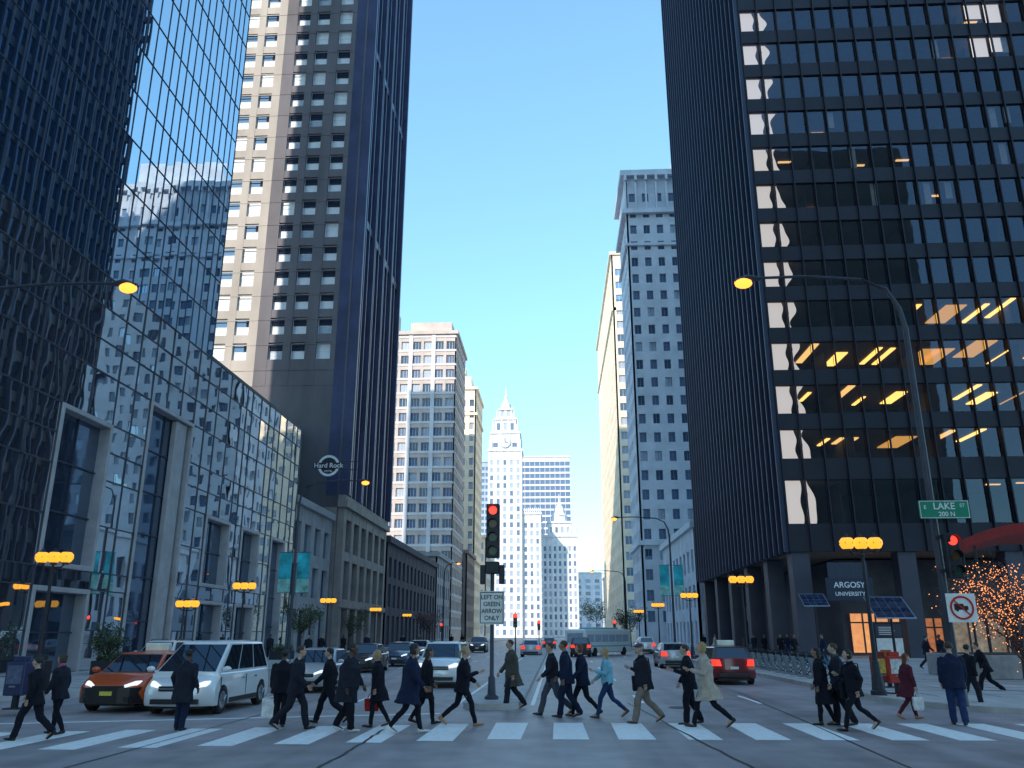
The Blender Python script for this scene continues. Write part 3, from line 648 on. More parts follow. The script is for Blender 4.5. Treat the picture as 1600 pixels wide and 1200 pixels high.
# ---------------------------------------------------------------- white clock tower
root = thing('clock_tower_building','white terracotta building with a tall clock tower and spire at the street end','building')
m = MB(); spots = []
def blk(x0,x1,y0,y1,z0,z1,nc,fh,wh,wf=.45,nce=None,corn=True):
    m.box(x0,x1-.3,y0+.3,y1,z0,z1); f, rt = south(x0,y0+.3); n = max(1,int((z1-z0-2)/fh)); rows = rowsf(z0+1.2,n,fh,wh)
    facade(m,f,x1-x0,z0,z1,even(x1-x0,nc,(x1-x0)/nc*wf),rows,.3,spots,rt,['a','b'])
    f, rt = east(x1-.3,y0); ne = nce or max(2,int((y1-y0)/3)); facade(m,f,y1-y0,z0,z1,even(y1-y0,ne,(y1-y0)/ne*wf),rows,.303,spots,rt,['a','b'])
    if corn: m.box(x0-.6,x1+.6,y0-.6,y1+.3,z1,z1+1.0)
    for k in range(nc+1):
        x = x0+(x1-x0)*k/nc; m.box(x-.22,x+.22,y0-.25,y0-.002,z0,z1-.002)
blk(-32.5,-7,400,428,.1,57,9,3.8,2.3)
blk(-32.2,-16.0,398,412,.1,88,5,3.8,2.4)
blk(-31.2,-17.0,399,411.5,89,97,3,3.6,2.2,.5)
blk(-29.2,-19.0,400.5,410,98,104.5,3,5,3.6,.5,3)
blk(-27.3,-20.9,402.3,408.3,105.5,110,2,4,3,.5,2)
m.lathe([(2.6,110.9),(2.6,113.5),(1.9,114.5),(1.2,116),(.5,119),(.08,123)],8,0,(-24.1,405.3))
for x,y in ((-31.2,399),(-17.0,399),(-31.2,411),(-17.0,411)): m.lathe([(1.0,89),(1.0,92.5),(.6,94),(.1,98)],8,0,(x,y))
for x in (-30.2,-18.0): m.lathe([(.7,98),(.7,101),(.4,102),(.1,105)],8,0,(x,400.0))
for x in (-28.4,-19.8): m.lathe([(.5,105.4),(.5,107.5),(.1,110)],8,0,(x,401.3))
for k in range(10): m.lathe([(.35,58),(.35,59.4),(.05,60.4)],6,0,(-15.5+k*.95,399.8))
m.build('wall',whiteT,root); put_windows(root,spots,frG,{'a':[gM],'b':[gS]},'mid',100)
for (p,ax) in (((-24.1,398.6,92.6),'y'),((-16.6,405.2,92.6),'x')):
    c = MB(); d = Vector((0,-.5,0)) if ax=='y' else Vector((.5,0,0)); c.tube([Vector(p),Vector(p)+d],2.7,28); ck = c.build('clock_face',M('clock_white',(.5,.54,.6),.5),root)
    h_ = MB(); q = Vector(p)+d*1.05; s_ = Vector((1,0,0)) if ax=='y' else Vector((0,1,0))
    h_.tube([q,q+Vector((0,0,1.9))],.14,6); h_.tube([q,q+s_*1.3+Vector((0,0,-.4))],.16,6); h_.build('clock_hands',frD,ck)
root = thing('terracotta_annex','white terracotta annex with a small central turret, right of the clock tower','building')
m = MB(); spots = []
blk(-6.6,11,425,450,.1,49,7,3.7,2.3); blk(-3.6,8,425.5,438,50,56,4,4,2.8); 
m.lathe([(4.0,57),(4.0,60),(4.4,60.3),(3.0,62),(2.4,64.5),(1.0,66.5),(.5,68),(.1,72)],8,0,(2.2,431))
for x in (-6.2,-3.2,7.6,10.6): m.lathe([(.7,50),(.7,52.5),(.4,53.6),(.1,56)],8,0,(x,425.5))
m.build('wall',whiteT,root); put_windows(root,spots,frG,{'a':[gM],'b':[gS]},'mid',100)
simple_building('banded_tower','tall blue-glass tower with white horizontal bands behind the clock tower',-22,10,520,550,110,whiteC,'e',
   [(10,.92,rowsf(3,27,3.9,2.75),.4)],frG,{'a':[gS]},'thin',100)
simple_building('banded_tower','narrow blue-glass tower peeking out left of the clock tower',-62,-36,500,530,103,brick('bluegrey_wall',(.35,.42,.55)),'e',
   [(8,.8,rowsf(3,26,3.8,2.2),.4)],frG,{'a':[gS]},'thin',60)
for (x0,x1,y0,y1,h,lab,mt) in ((12,60,560,600,40,'low grey block at the far right end of the street',whiteC),(26,60,440,470,30,'pale block behind the cream tower on the right side',creamS),(-8,9,640,660,16,'tiny distant block closing the street',whiteC)):
    simple_building('distant_building',lab,x0,x1,y0,y1,h,mt,'w',[(8,.5,rowsf(2,max(2,int(h/4)-1),4,2.2),.4),(6,.5,rowsf(2,max(2,int(h/4)-1),4,2.2),.4)],frG,{'a':[gB],'b':[gM]},'mid',12)
# ---------------------------------------------------------------- R1 dark office tower
root = thing('office_tower','dark steel office tower on columns with lit office floors, right foreground','building')
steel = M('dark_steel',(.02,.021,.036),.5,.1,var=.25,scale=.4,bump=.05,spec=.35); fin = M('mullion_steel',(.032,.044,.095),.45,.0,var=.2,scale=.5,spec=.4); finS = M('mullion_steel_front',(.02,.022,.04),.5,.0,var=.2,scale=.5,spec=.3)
X0,X1,Y0,Y1,HT = 18.6,62,68,110.5,122
inn = M('office_interior',(.06,.055,.07),.8); ceilM = M('office_ceiling',(.2,.16,.13),.8)
rw = [(10.4,14.0)]+[(15.75+3.84*i,15.75+3.84*i+2.5) for i in range(27)]
zs = [8.2]+[e for r in rw for e in r]+[HT]
m = MB()
for j in range(0,len(zs),2): m.box(X0,X1,Y0,Y0+.35,zs[j],zs[j+1]); m.box(X0,X0+.35,Y0+.35,Y1,zs[j],zs[j+1])
m.box(X0+.2,X1,Y1-.3,Y1,8.2,HT); m.box(X1-.3,X1,Y0+.35,Y1-.3,8.2,HT); m.box(X0,X1,Y0,Y1,HT,HT+1)
m.build('spandrels', steel, root)
m = MB()
for j in range(0,len(zs),2): m.box(X0+.36,X1-.31,Y0+.36,Y1-.31,zs[j]+.1,zs[j+1]-.05 if j<len(zs)-2 else HT-.1,0)
for j in range(len(rw)):
    z0,z1 = zs[2*j+1]-.05, zs[2*j+2]+.1
    m.box(X0+1.0,X1-.4,Y0+9,Y0+9.2,z0,z1,1); m.box(X0+.95,X0+1.0,Y0+1.9,Y1-.4,z0,z1,1)
    for k in range(5):
        x = X0+6+k*8+random.uniform(-1,1); m.box(x,x+.15,Y0+2,Y0+9,z0,z1,1)
m.build('floor_slabs', [ceilM,inn], root)
NX = 24; mx = (X1-X0)/NX; NY = 25; my = (Y1-Y0)/NY
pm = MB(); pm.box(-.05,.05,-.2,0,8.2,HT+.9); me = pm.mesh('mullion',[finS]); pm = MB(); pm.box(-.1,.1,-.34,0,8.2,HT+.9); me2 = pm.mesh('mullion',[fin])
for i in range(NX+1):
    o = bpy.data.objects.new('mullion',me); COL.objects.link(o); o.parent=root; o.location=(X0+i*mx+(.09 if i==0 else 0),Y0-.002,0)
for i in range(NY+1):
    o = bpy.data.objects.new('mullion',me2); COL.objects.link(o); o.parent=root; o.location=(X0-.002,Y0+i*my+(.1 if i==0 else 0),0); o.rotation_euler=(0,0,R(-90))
seeg = glass('office_glass',(.66,.64,.64),.05,(.6,.75,1.),.01,.006,.5,through=True); wg = glass('office_glass_side',(.012,.018,.04),.12,(.4,.5,.8),.03,.01,.4,fres=.3)
spots = []
for (a,b) in rw:
    for i in range(NX): spots.append((Vector((X0+(i+.5)*mx,Y0+.2,a)),0,'s',mx-.12,b-a))
    for i in range(NY): spots.append((Vector((X0+.2,Y0+(i+.5)*my,a)),R(-90),'w',my-.12,b-a))
put_windows(root,spots,steel,{'s':[seeg],'w':[wg]},'thin',100)
warm = [emis('ceiling_lamp_%s'%k,c,s,True) for k,c,s in (('a',(1.,.6,.14),2.6),('b',(1.,.62,.2),1.6),('c',(1.,.52,.12),.9))]; warm2 = emis('ceiling_lamp_dim',(1.,.62,.27),1.4,True); n=0
cl2 = MB(); cl2.box(-.6,.6,-.12,.12,-.08,0); clm2 = cl2.mesh('lamp',[warm2]); clms=[]
for wdt,ln_,wm in ((.5,1.9,0),(.22,2.3,0),(.8,1.2,1),(.3,2.6,1),(.9,2.2,2),(.16,1.4,0)):
    c_ = MB(); c_.box(-wdt,wdt,-ln_,ln_,-.08,0); clms.append(c_.mesh('lamp',[warm[wm]]))
for j,(a,b) in enumerate(rw[:16]):
    for i in range(12):
        x = X0+4.6+i*2.4+random.uniform(-.9,.9)
        dens = {0:.35,1:.85,2:.85,3:.85,4:.9,5:.15,6:.1,7:.25,8:.3,9:.2,10:.45,11:.4,12:.3,13:.35}.get(j,.2)
        if j==4 and x < 30: continue
        if random.random() < dens and n < 98:
            big = 1 <= j <= 4
            o = bpy.data.objects.new('ceiling_lamp', random.choice(clms) if big else clm2); COL.objects.link(o); o.parent=root; o.location=(x,Y0+3.3+random.uniform(-.6,2.4),b+.08); n+=1
refl_glow = emis('reflection_glow',(.95,.9,.85),.85);  # pale glow painting sunlit reflections on the tower glass
def curtain_or_reflection(x,w,a,b,j,straight=False):
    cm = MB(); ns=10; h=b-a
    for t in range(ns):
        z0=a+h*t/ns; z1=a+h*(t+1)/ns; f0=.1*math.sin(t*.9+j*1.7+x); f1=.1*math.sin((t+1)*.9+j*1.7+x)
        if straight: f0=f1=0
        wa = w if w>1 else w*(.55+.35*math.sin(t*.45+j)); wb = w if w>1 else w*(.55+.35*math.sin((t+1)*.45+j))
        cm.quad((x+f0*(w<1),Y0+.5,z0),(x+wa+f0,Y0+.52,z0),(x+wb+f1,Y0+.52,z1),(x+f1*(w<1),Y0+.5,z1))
    cm.build('curtain_or_reflection',refl_glow,root,recalc=False)
for j,(a,b) in enumerate(rw[:15]): curtain_or_reflection(X0+.35,1.2,a,b,j); curtain_or_reflection(X0+2.0,.85,a,b,j)  # wavy glowing strips imitate warped reflections in the first bays
for j in (11,12,13,14):  # glowing panels imitate a pale building reflected in the upper bays
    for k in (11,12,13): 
        if (j,k) not in ((11,11),(12,11)): curtain_or_reflection(X0+k*mx+.12,mx-.3,rw[j][0]+(.9 if (j+k)%3==0 else 0),rw[j][1],j,True)
for j in range(24):
    k = random.choice(range(5,15)); a,b = rw[k]; x = X0+random.uniform(6,36); cm = MB(); cm.box(x,x+.6,Y0+.5,Y0+.54,a+random.choice((0,.8)),b); cm.build('curtain_or_reflection',M('curtain_grey',(.5,.5,.52),.8),root)
cm = MB(); cm.box(-.7,.7,-.7,.7,.15,8.2); cme = cm.mesh('column',[M('column_steel',(.06,.06,.09),.5,.2,var=.2,scale=.7)])
for i in range(6):
    o = bpy.data.objects.new('column',cme); COL.objects.link(o); o.parent=root; o.location=(X0+.95+i*8.3,Y0+.95,0)
for i in range(1,6):
    o = bpy.data.objects.new('column',cme); COL.objects.link(o); o.parent=root; o.location=(X0+.95,Y0+.95+i*8.1,0)
m = MB(); m.box(X0+6,X1,Y0+7.5,Y1-.5,.15,8.15); m.build('lobby_wall',M('lobby_stone',(.07,.062,.085),.5,var=.3,scale=.8),root)
for (x,w,mt,z0,z1) in ((X0+6.6,4.4,'a',.4,3.6),(X0+11.4,3.0,'b',.4,3.2),(X0+15,6,'c',.4,4.0),(X0+23,5,'b',.4,3.6)):
    m = MB(); m.box(x,x+w,Y0+7.44,Y0+7.5,z0,z1)
    sm = M('shop_glow_'+mt,{'a':(1.,.38,.14),'b':(.8,.25,.1),'c':(.6,.4,.28)}[mt],.6,var=.8,scale=1.6,emit={'a':.75,'b':.4,'c':.2}[mt]); m.build('shop_window',sm,root)
    m = MB()
    for k in range(5): m.box(x+w*k/4-.06,x+w*k/4+.06,Y0+7.3,Y0+7.43,z0,z1)
    m.box(x,x+w,Y0+7.28,Y0+7.43,z1-.8,z1-.68)
    m.build('shop_frame',frD,root)
p = at(1318,922,66.0)
sg = thing('wall_sign','dark university sign with white capitals hanging at the office tower base','sign',(p.x,65.9,p.z))
boxobj('board',(-1.75,1.75,-.1,.1,-.85,.85),M('sign_navy',(.02,.03,.065),.4),sg,.03); boxobj('hanger',(-1.5,1.5,-.04,.04,.86,2.0),frD,sg)
text('ARGOSY',.6,sw_,sg,(0,-.11,.3)); text('UNIVERSITY',.42,sw_,sg,(0,-.11,-.36))
# R2, R3
def r2x(m):
    m.box(15.3,52,159.2,178.8,88,89); m.box(15.2,52,159.0,179,96.9,98.2); m.box(15.6,51,159.4,178.4,18,18.9); m.box(28,46,164,177,98,106); m.box(15.7,51,159.6,178.4,80.5,81.1)
    for k in range(16): m.box(16.0+k*2.2,16.5+k*2.2,158.8,159.9,95.7,96.9); m.box(16.0+k*2.2,16.35+k*2.2,159.3,159.9,89,95.6)
R2 = simple_building('stone_tower','blue-grey stone tower with heavy cornice and paired windows, right of the street',16.2,50,160,178,97,blueS,'w',
   [(12,.48,rowsf(4.0,24,3.78,2.0),.4),(6,.45,rowsf(4.0,24,3.78,2.0),.4)],frG,{'a':[gS],'c':[gS],'d':[gM],'e':[gB]},'mid',100,r2x,split=True)
def r3x(m):
    m.box(18,46,232,262,100.9,109); m.box(15.8,46,205,284.4,84,84.9); m.box(22,40,238,256,109,114)
simple_building('cream_tower','tall sunlit cream limestone tower on the right, partly behind the blue-grey one',16.2,48,205,284,100,creamR,'w',
   [(9,.5,rowsf(4,25,3.75,2.0),.4),(22,.4,rowsf(4,25,3.75,2.0),.4)],frW,{'a':[gB],'b':[gM]},'mid',100,r3x)
simple_building('low_building','small stone block between the dark office tower and the blue-grey tower',19,50,116,150,16,blueS,'w',
   [(8,.5,rowsf(.6,3,4.8,3),.4),(9,.5,rowsf(.6,3,4.8,3),.4)],frG,{'a':[gD],'b':[gB]},'mid',60)
for (x0,x1,y0,y1,h,lab) in ((-72,-27,-125,2,170,'unseen tall block behind the viewer on the left, added to shade the street'),(20,70,-80,-12,95,'unseen tall block behind the viewer on the right, added to shade the office tower')):  # unseen blocks added only to keep sun off the street and office tower
    o = MB(); o.box(x0,x1,y0,y1,.1,h)
    for k in range(int(h/3.8)-1): o.box(x0-.1,x1+.1,y0-.1,y1+.1,4+3.8*k,5.6+3.8*k)
    q = thing('stone_or_shade_block',lab,'building'); o.build('wall',brick('shade_block_stone',(.45,.42,.38)),q)
# ---------------------------------------------------------------- street furniture
iron = M('cast_iron',(.025,.028,.04),.5,.3,var=.2,scale=8); galv = M('galvanised',(.05,.055,.08),.45,.3,var=.15,scale=6); alu = M('aluminium',(.3,.32,.35),.4,.7,var=.1,scale=6)
amber = emis('amber_globe',(1.,.42,.03),1.35,True); lampA = emis('lamp_lens',(1.,.34,.04),2.6); redE = emis('red_signal',(1.,.05,.03),2.2); redD = M('red_dark',(.12,.01,.01),.3); ambD=M('amber_dark',(.1,.05,.01),.3); grnD=M('green_dark',(.01,.06,.04),.3)
def globe_lamp(label, loc, h=4.6, rz=0):
    r = thing('street_lamp',label,'street lamp',loc,rz,'amber globe street lamps')
    m = MB(); m.lathe([(.24,0),(.24,.12),(.19,.16),(.17,.5),(.13,.6),(.11,.95),(.085,1.0)],12); m.build('base',iron,r,smooth=True)
    m = MB(); m.lathe([(.075,1.0),(.05,h-.45),(.075,h-.42),(.075,h-.36),(.04,h-.3)],10); m.build('pole',iron,r,smooth=True)
    m = MB(); m.tube([(-.44,0,h-.22),(-.3,0,h-.36),(0,0,h-.38),(.3,0,h-.36),(.44,0,h-.22)],.028,8); m.tube([(0,0,h-.38),(0,0,h-.2)],.035,8); m.build('arm',iron,r,smooth=True)
    for x in (-.44,0,.44):
        g = MB(); g.lathe([(.07,h-.22),(.17,h-.17),(.235,h-.05),(.23,h+.06),(.16,h+.15),(.06,h+.18)],14,0,(x,0)); go = g.build('globe',amber,r,smooth=True)
        g = MB(); g.lathe([(.15,h+.155),(.08,h+.2),(.03,h+.3)],8,0,(x,0)); g.lathe([(.12,h-.27),(.12,h-.195)],8,0,(x,0))
        for k in range(6):
            a=k*math.pi/3; g.tube([(x+.1*math.cos(a),.1*math.sin(a),h-.2),(x+.238*math.cos(a),.238*math.sin(a),h-.02),(x+.13*math.cos(a),.13*math.sin(a),h+.17)],.011,4)
        g.build('finial',iron,go)
    return r
def put_lamp(px,py,h,label):
    a,b = ray(px,py); H = (h+.15-CH)/b; p = at(px,py,H); return globe_lamp(label,(p.x,p.y,.15),h)
put_lamp(85,870,4.4,'three-globe amber street lamp nearest the camera on the left pavement')
put_lamp(382,915,4.4,'three-globe amber street lamp in front of the podium, second on the left')
put_lamp(513,938,4.4,'three-globe amber street lamp by the dark hotel tower base')
put_lamp(636,961,4.4,'three-globe amber street lamp before the low dark brick building')
put_lamp(293,943,3.4,'short three-globe amber lamp behind the white minivan')
put_lamp(420,957,3.6,'small three-globe amber lamp close to the podium doors')
put_lamp(587,952,4.4,'three-globe amber street lamp between hotel tower and low brick building')
put_lamp(1345,848,4.6,'three-globe amber street lamp nearest the camera on the right, below the university sign')
put_lamp(1158,905,4.6,'three-globe amber street lamp by the tower corner above the bicycles')
put_lamp(1077,930,4.6,'three-globe amber street lamp third along the right kerb')
put_lamp(1028,945,4.6,'three-globe amber street lamp fourth along the right kerb')
put_lamp(998,955,4.6,'three-globe amber street lamp fifth and farthest along the right kerb')
def cobra(label, base, tip, rz=0, banners=False):
    r = thing('arm_lamp',label,'street lamp',(base[0],base[1],.15),0,'tall curved arm lamps'); dx = tip[0]-base[0]; h = tip[2]-.15
    m = MB(); m.lathe([(.2,0),(.2,.5),(.13,.6)],10); m.tube([(0,0,.55),(0,0,h-1.6)],[.11,.08],10); m.build('pole',galv,r,smooth=True)
    m = MB(); s = 1 if dx>0 else -1; m.tube([(0,0,h-1.6),(s*.08,0,h-1.0),(s*.4,0,h-.35),(s*1.1,0,h-.02),(dx*.6,0,h+.12),(dx-s*.3,0,h+.1)],[.08,.07,.06,.055,.05,.045],8); m.build('arm',galv,r,smooth=True)
    m = MB(); m.tube([(dx-s*.45,0,h+.08),(dx-s*.1,0,h+.1),(dx+s*.3,0,h+.02)],[(.09,.06),(.17,.12),(.1,.05)],10); hd = m.build('lamp_head',galv,r,smooth=True)
    m = MB(); m.ell((dx+s*.05,0,h-.06),(.27,.19,.16),12,8); m.build('lens',lampA,hd,smooth=True)
    if banners:
        for k,x in enumerate((-.62,.62)):
            b = MB(); n=6
            for i in range(n):
                for j in range(3):
                    X = lambda a,c: (x-.42+.84*a/3, -.02+.05*math.sin(c*1.1+a), banners-1.3+2.6*c/n)
                    b.quad(X(j,i),X(j+1,i),X(j+1,i+1),X(j,i+1), 0 if (i%n)>1 else 1)
            q = b.build('banner',[M('banner_teal',(.02,.4,.48),.7,var=.5,scale=1.3),M('banner_pale',(.25,.55,.5),.7,var=.5,scale=2)],r,recalc=False)
            rod = MB(); rod.tube([(0,0,banners+1.32),(x*1.7,0,banners+1.32)],.02,6); rod.tube([(0,0,banners-1.32),(x*1.7,0,banners-1.32)],.02,6); rod.build('banner_rod',galv,q)
    return r
q = at(1170,428,22.6); pb = gp(1503,1113)[0]
cobra('tall curved arm lamp on the right corner pole, in front of the office tower',(pb.x,pb.y),(q.x,q.y,q.z))
q = at(198,447,22.8); cobra('tall arm lamp reaching in over the left pavement, pole outside the frame',(-18.6,q.y),(q.x,q.y,q.z))
q = at(570,753,56); cobra('tall arm lamp with teal banners on the left pavement',(-17.4,q.y),(q.x,q.y,q.z),banners=5.7)
q = at(960,810,75); cobra('tall arm lamp with teal banners on the right pavement',(10.2,q.y),(q.x,q.y,q.z),banners=6.3)
q = at(716,880,125); cobra('distant arm lamp before the banded apartments',(-16.5,q.y),(q.x,q.y,q.z))
q = at(925,893,130); cobra('distant arm lamp on the right near the street end',(10.6,q.y),(q.x,q.y,q.z))
def head(parent, c, n=3, lit=0, w=.34, visor=True):
    x,y,z = c; sp = .40; m = MB(); m.box(x-w/2,x+w/2,y-.13,y+.13,z-sp*n/2,z+sp*n/2); h = m.build('signal_head',iron,parent,bevel=.03)
    cols = [redE if lit==0 else redD, ambD, grnD, grnD, grnD]
    for k in range(n):
        zz = z+sp*(n/2-.5-k); m = MB(); m.tube([(x,y-.12,zz),(x,y-.15,zz)],.125,16); m.build('lens',cols[k],h,smooth=True)
        if visor:
            m = MB(); 
            for a in range(10):
                a0,a1 = R(-20+22*a),R(-20+22*(a+1))
                P4 = lambda an,rr,yy:(x+rr*math.cos(an),yy,zz+rr*math.sin(an))
                m.hexa([P4(a0,.14,y-.34),P4(a0,.155,y-.34),P4(a0,.155,y-.13),P4(a0,.14,y-.13),P4(a1,.14,y-.34),P4(a1,.155,y-.34),P4(a1,.155,y-.13),P4(a1,.14,y-.13)])
            m.build('visor',iron,h)
    return h
b = gp(768,1102)[0]; H = 25.3
zt = at(772,785,H).z; sp_ = thing('traffic_signal','four-lens traffic signal showing red above the white arrow sign on the median','traffic signal',(b.x,b.y,.15))
m = MB(); m.lathe([(.2,0),(.2,.08),(.12,.14),(.1,.6),(.06,.65),(.055,zt-2.0)],12); m.build('pole',galv,sp_,smooth=True)
head(sp_,(0.02,-.1,zt-.15-.9),4,0,.4)
m = MB(); m.box(-.2,.2,-.1,.25,zt-2.3,zt-1.95); m.box(-.36,-.2,-.1,.12,zt-2.6,zt-2.05); m.box(.2,.36,-.1,.12,zt-2.6,zt-2.05); m.build('bracket',iron,sp_,bevel=.02)
zc = at(770,950,H).z-.15
sb = boxobj('sign_board',(-.37,.37,-.16,-.145,zc-.47,zc+.47),sw_,sp_); blackP = M('black_paint',(.01,.01,.01),.5)
bd = MB(); 
for (x0,x1,z0,z1) in ((-.34,.34,zc+.42,zc+.44),(-.34,.34,zc-.44,zc-.42),(-.34,-.32,zc-.42,zc+.42),(.32,.34,zc-.42,zc+.42)): bd.box(x0,x1,-.166,-.161,z0,z1)
bd.build('border',blackP,sp_)
for k,t in enumerate(('LEFT ON','GREEN','ARROW','ONLY')): text(t,.175,blackP,sp_,(0,-.165,zc+.29-.195*k),ext=.003,sx=.92)
PZ = .15
cs = thing('traffic_signal','traffic signal facing the crosswalk on the right corner lamp pole','traffic signal',(pb.x,pb.y-.18,PZ))
q = at(1493,842,22.3); head(cs,(q.x-pb.x,-.1,q.z-.42-.15),3,0,.36)
m = MB(); m.box(-.05,.05,-.02,.12,q.z-1.0,q.z-.9); m.box(-.05,.05,-.02,.12,q.z-.1,q.z); m.build('bracket',iron,cs)
q = at(1472,797,22.3); ss = thing('street_sign','green street name sign on the right corner pole','sign',(q.x,q.y-.12,q.z))
grn = M('sign_green',(.01,.26,.16),.4,var=.06)
boxobj('board',(-.66,.66,-.015,.015,-.24,.24),grn,ss,.006); m = MB()
for (x0,x1,z0,z1) in ((-.64,.64,.215,.23),(-.64,.64,-.23,-.215),(-.64,-.625,-.215,.215),(.625,.64,-.215,.215)): m.box(x0,x1,-.022,-.0155,z0,z1)
m.build('border',sw_,ss); text('LAKE',.25,sw_,ss,(.0,-.02,.08),ext=.004); text('E',.14,sw_,ss,(-.5,-.02,.06),ext=.004); text('ST',.13,sw_,ss,(.48,-.02,.1),ext=.004); text('200 N',.17,sw_,ss,(.05,-.02,-.13),ext=.004)
q = at(1497,950,22.3); ns = thing('no_trucks_sign','square white no-trucks sign with red ring below the corner signal','sign',(q.x,q.y-.2,q.z))
boxobj('board',(-.37,.37,-.01,.01,-.36,.36),sw_,ns,.005); redP = M('sign_red',(.6,.02,.02),.45,var=.05)
m = MB(); n=32
for k in range(n):
    a0,a1=2*math.pi*k/n,2*math.pi*(k+1)/n; f=lambda a,r_,y:(r_*math.cos(a),y,r_*math.sin(a))
    m.hexa([f(a0,.25,-.028),f(a0,.3,-.028),f(a0,.3,-.0215),f(a0,.25,-.0215),f(a1,.25,-.028),f(a1,.3,-.028),f(a1,.3,-.0215),f(a1,.25,-.0215)])
m.add([(-.19,-.03,.165),(-.165,-.03,.19),(.19,-.03,-.165),(.165,-.03,-.19)],[(0,1,2,3)]); m.build('ring',redP,ns)
m = MB(); m.box(-.19,.05,-.02,-.012,-.05,.1); m.box(.055,.16,-.02,-.012,-.05,.045); m.tube([(-.12,-.012,-.06),(-.12,-.021,-.06)],.035,12); m.tube([(.09,-.012,-.06),(.09,-.021,-.06)],.035,12); m.build('truck_symbol',blackP,ns)
def far_signal(px,py,h,label):
    a,b_ = ray(px,py); H = (h-CH)/b_; p = at(px,py,H); r = thing('traffic_signal',label,'traffic signal',(p.x,p.y,.1),0,'distant traffic signals')
    m = MB(); m.tube([(0,.2,0),(0,.2,h+.2)],.06,8); m.build('pole',iron,r); head(r,(0,0,h-.1-.42),3,0,.36,visor=False)
    m = MB(); m.ell((0,-.2,h-.1),(.2,.06,.2),10,6); m.build('lit_lens',redE,r,smooth=True); return r
far_signal(805,962,3.5,'distant red signal left of the clock tower building base'); far_signal(842,972,3.4,'distant red signal on the median farther up the street')
far_signal(690,976,3.2,'distant red signal on the left pavement'); far_signal(960,972,3.4,'distant red signal on the right pavement')
def solar(px,py,H,w,h,label):
    p = at(px,py,H); r = thing('solar_panel',label,'solar panel',(p.x,p.y,.15)); z = p.z-.15
    m = MB(); t=R(35); c,s=math.cos(t),math.sin(t)
    def pt(u,v,d): return (u, v*c+d*s, z+v*s+d*c)
    m.hexa([pt(-w/2,-h/2,0),pt(w/2,-h/2,0),pt(w/2,h/2,0),pt(-w/2,h/2,0),pt(-w/2,-h/2,.04),pt(w/2,-h/2,.04),pt(w/2,h/2,.04),pt(-w/2,h/2,.04)]); m.build('frame',alu,r)
    m = MB(); 
    for i in range(4):
        for j in range(4):
            u0=-w/2+.03+(w-.06)*i/4; u1=u0+(w-.06)/4-.012; v0=-h/2+.03+(h-.06)*j/4; v1=v0+(h-.06)/4-.012
            m.add([pt(u0,v0,.045),pt(u1,v0,.045),pt(u1,v1,.045),pt(u0,v1,.045)],[(0,1,2,3)]); m.add([pt(u0,v0,-.005),pt(u1,v0,-.005),pt(u1,v1,-.005),pt(u0,v1,-.005)],[(3,2,1,0)])
    m.build('cells',glass('solar_cell',(.02,.03,.07),.12),r,recalc=False)
    m = MB(); m.lathe([(.12,0),(.12,.05),(.05,.08),(.045,z)],10); m.build('post',iron,r); return r
solar(1390,950,30,1.35,1.3,'grey framed solar panel on a post above the map kiosk'); solar(1272,938,44,1.3,1.1,'dark solar panel on a post at the bicycle station')
p = gp(1396,1062,.15)[0]; ki = thing('map_kiosk','black and white map kiosk under the solar panel','kiosk',(p.x,p.y,.15))
boxobj('cabinet',(-.6,.6,-.12,.12,.0,2.25),iron,ki,.03); boxobj('map_panel',(-.53,.53,-.135,-.125,.75,1.62),M('map_paper',(.8,.81,.83),.5,var=.15,scale=5),ki); boxobj('header',(-.53,.53,-.135,-.125,1.68,2.18),M('map_header',(.04,.05,.08),.5),ki)
m = MB(); 
for k in range(5): m.box(-.4,.1+.07*(k%3),-.14,-.136,1.76+.07*k,1.785+.07*k)
m.build('header_lines',sw_,ki)
def newsbox(label,px,py,col,rz=0,front=None):
    p = gp(px,py,.15)[0]; r = thing('newspaper_box',label,'newspaper box',(p.x,p.y,.15),rz,'newspaper boxes'); mt = M('news_'+col[0],col[1],.45,var=.15,scale=5)
    boxobj('cabinet',(-.25,.25,-.2,.2,.32,1.12),mt,r,.03); m = MB(); m.box(-.06,.06,-.06,.06,.03,.32); m.box(-.2,.2,-.18,.18,0,.03); m.build('pedestal',iron,r)
    boxobj('door_pane',(-.19,.19,-.215,-.203,.6,1.04),M('news_front_'+col[0],front or (.6,.58,.5),.4,var=.5,scale=9),r); boxobj('handle',(-.08,.08,-.24,-.216,.52,.56),alu,r); boxobj('coin_box',(-.15,.15,-.1,.12,1.121,1.25),mt,r,.01)
newsbox('red newspaper box with a pale front, right of the kiosk',1403,1084,('red',(.5,.04,.03)),front=(.7,.68,.66)); newsbox('dark red newspaper box with a yellow front left of the pale-fronted one',1380,1083,('darkred',(.22,.03,.03)),front=(.7,.5,.12)); newsbox('blue newspaper box at the far left photo edge',22,1108,('blue',(.025,.035,.1)),front=(.1,.12,.2)); newsbox('orange newspaper box behind the two red ones',1391,1074,('orange',(.45,.14,.03)))
newsbox('black newspaper box beside the blue one at the left edge',52,1100,('black',(.03,.03,.04)),front=(.1,.1,.12))
cyb = M('bike_blue',(.06,.22,.36),.35,var=.08); rub = M('rubber',(.015,.015,.015),.8)
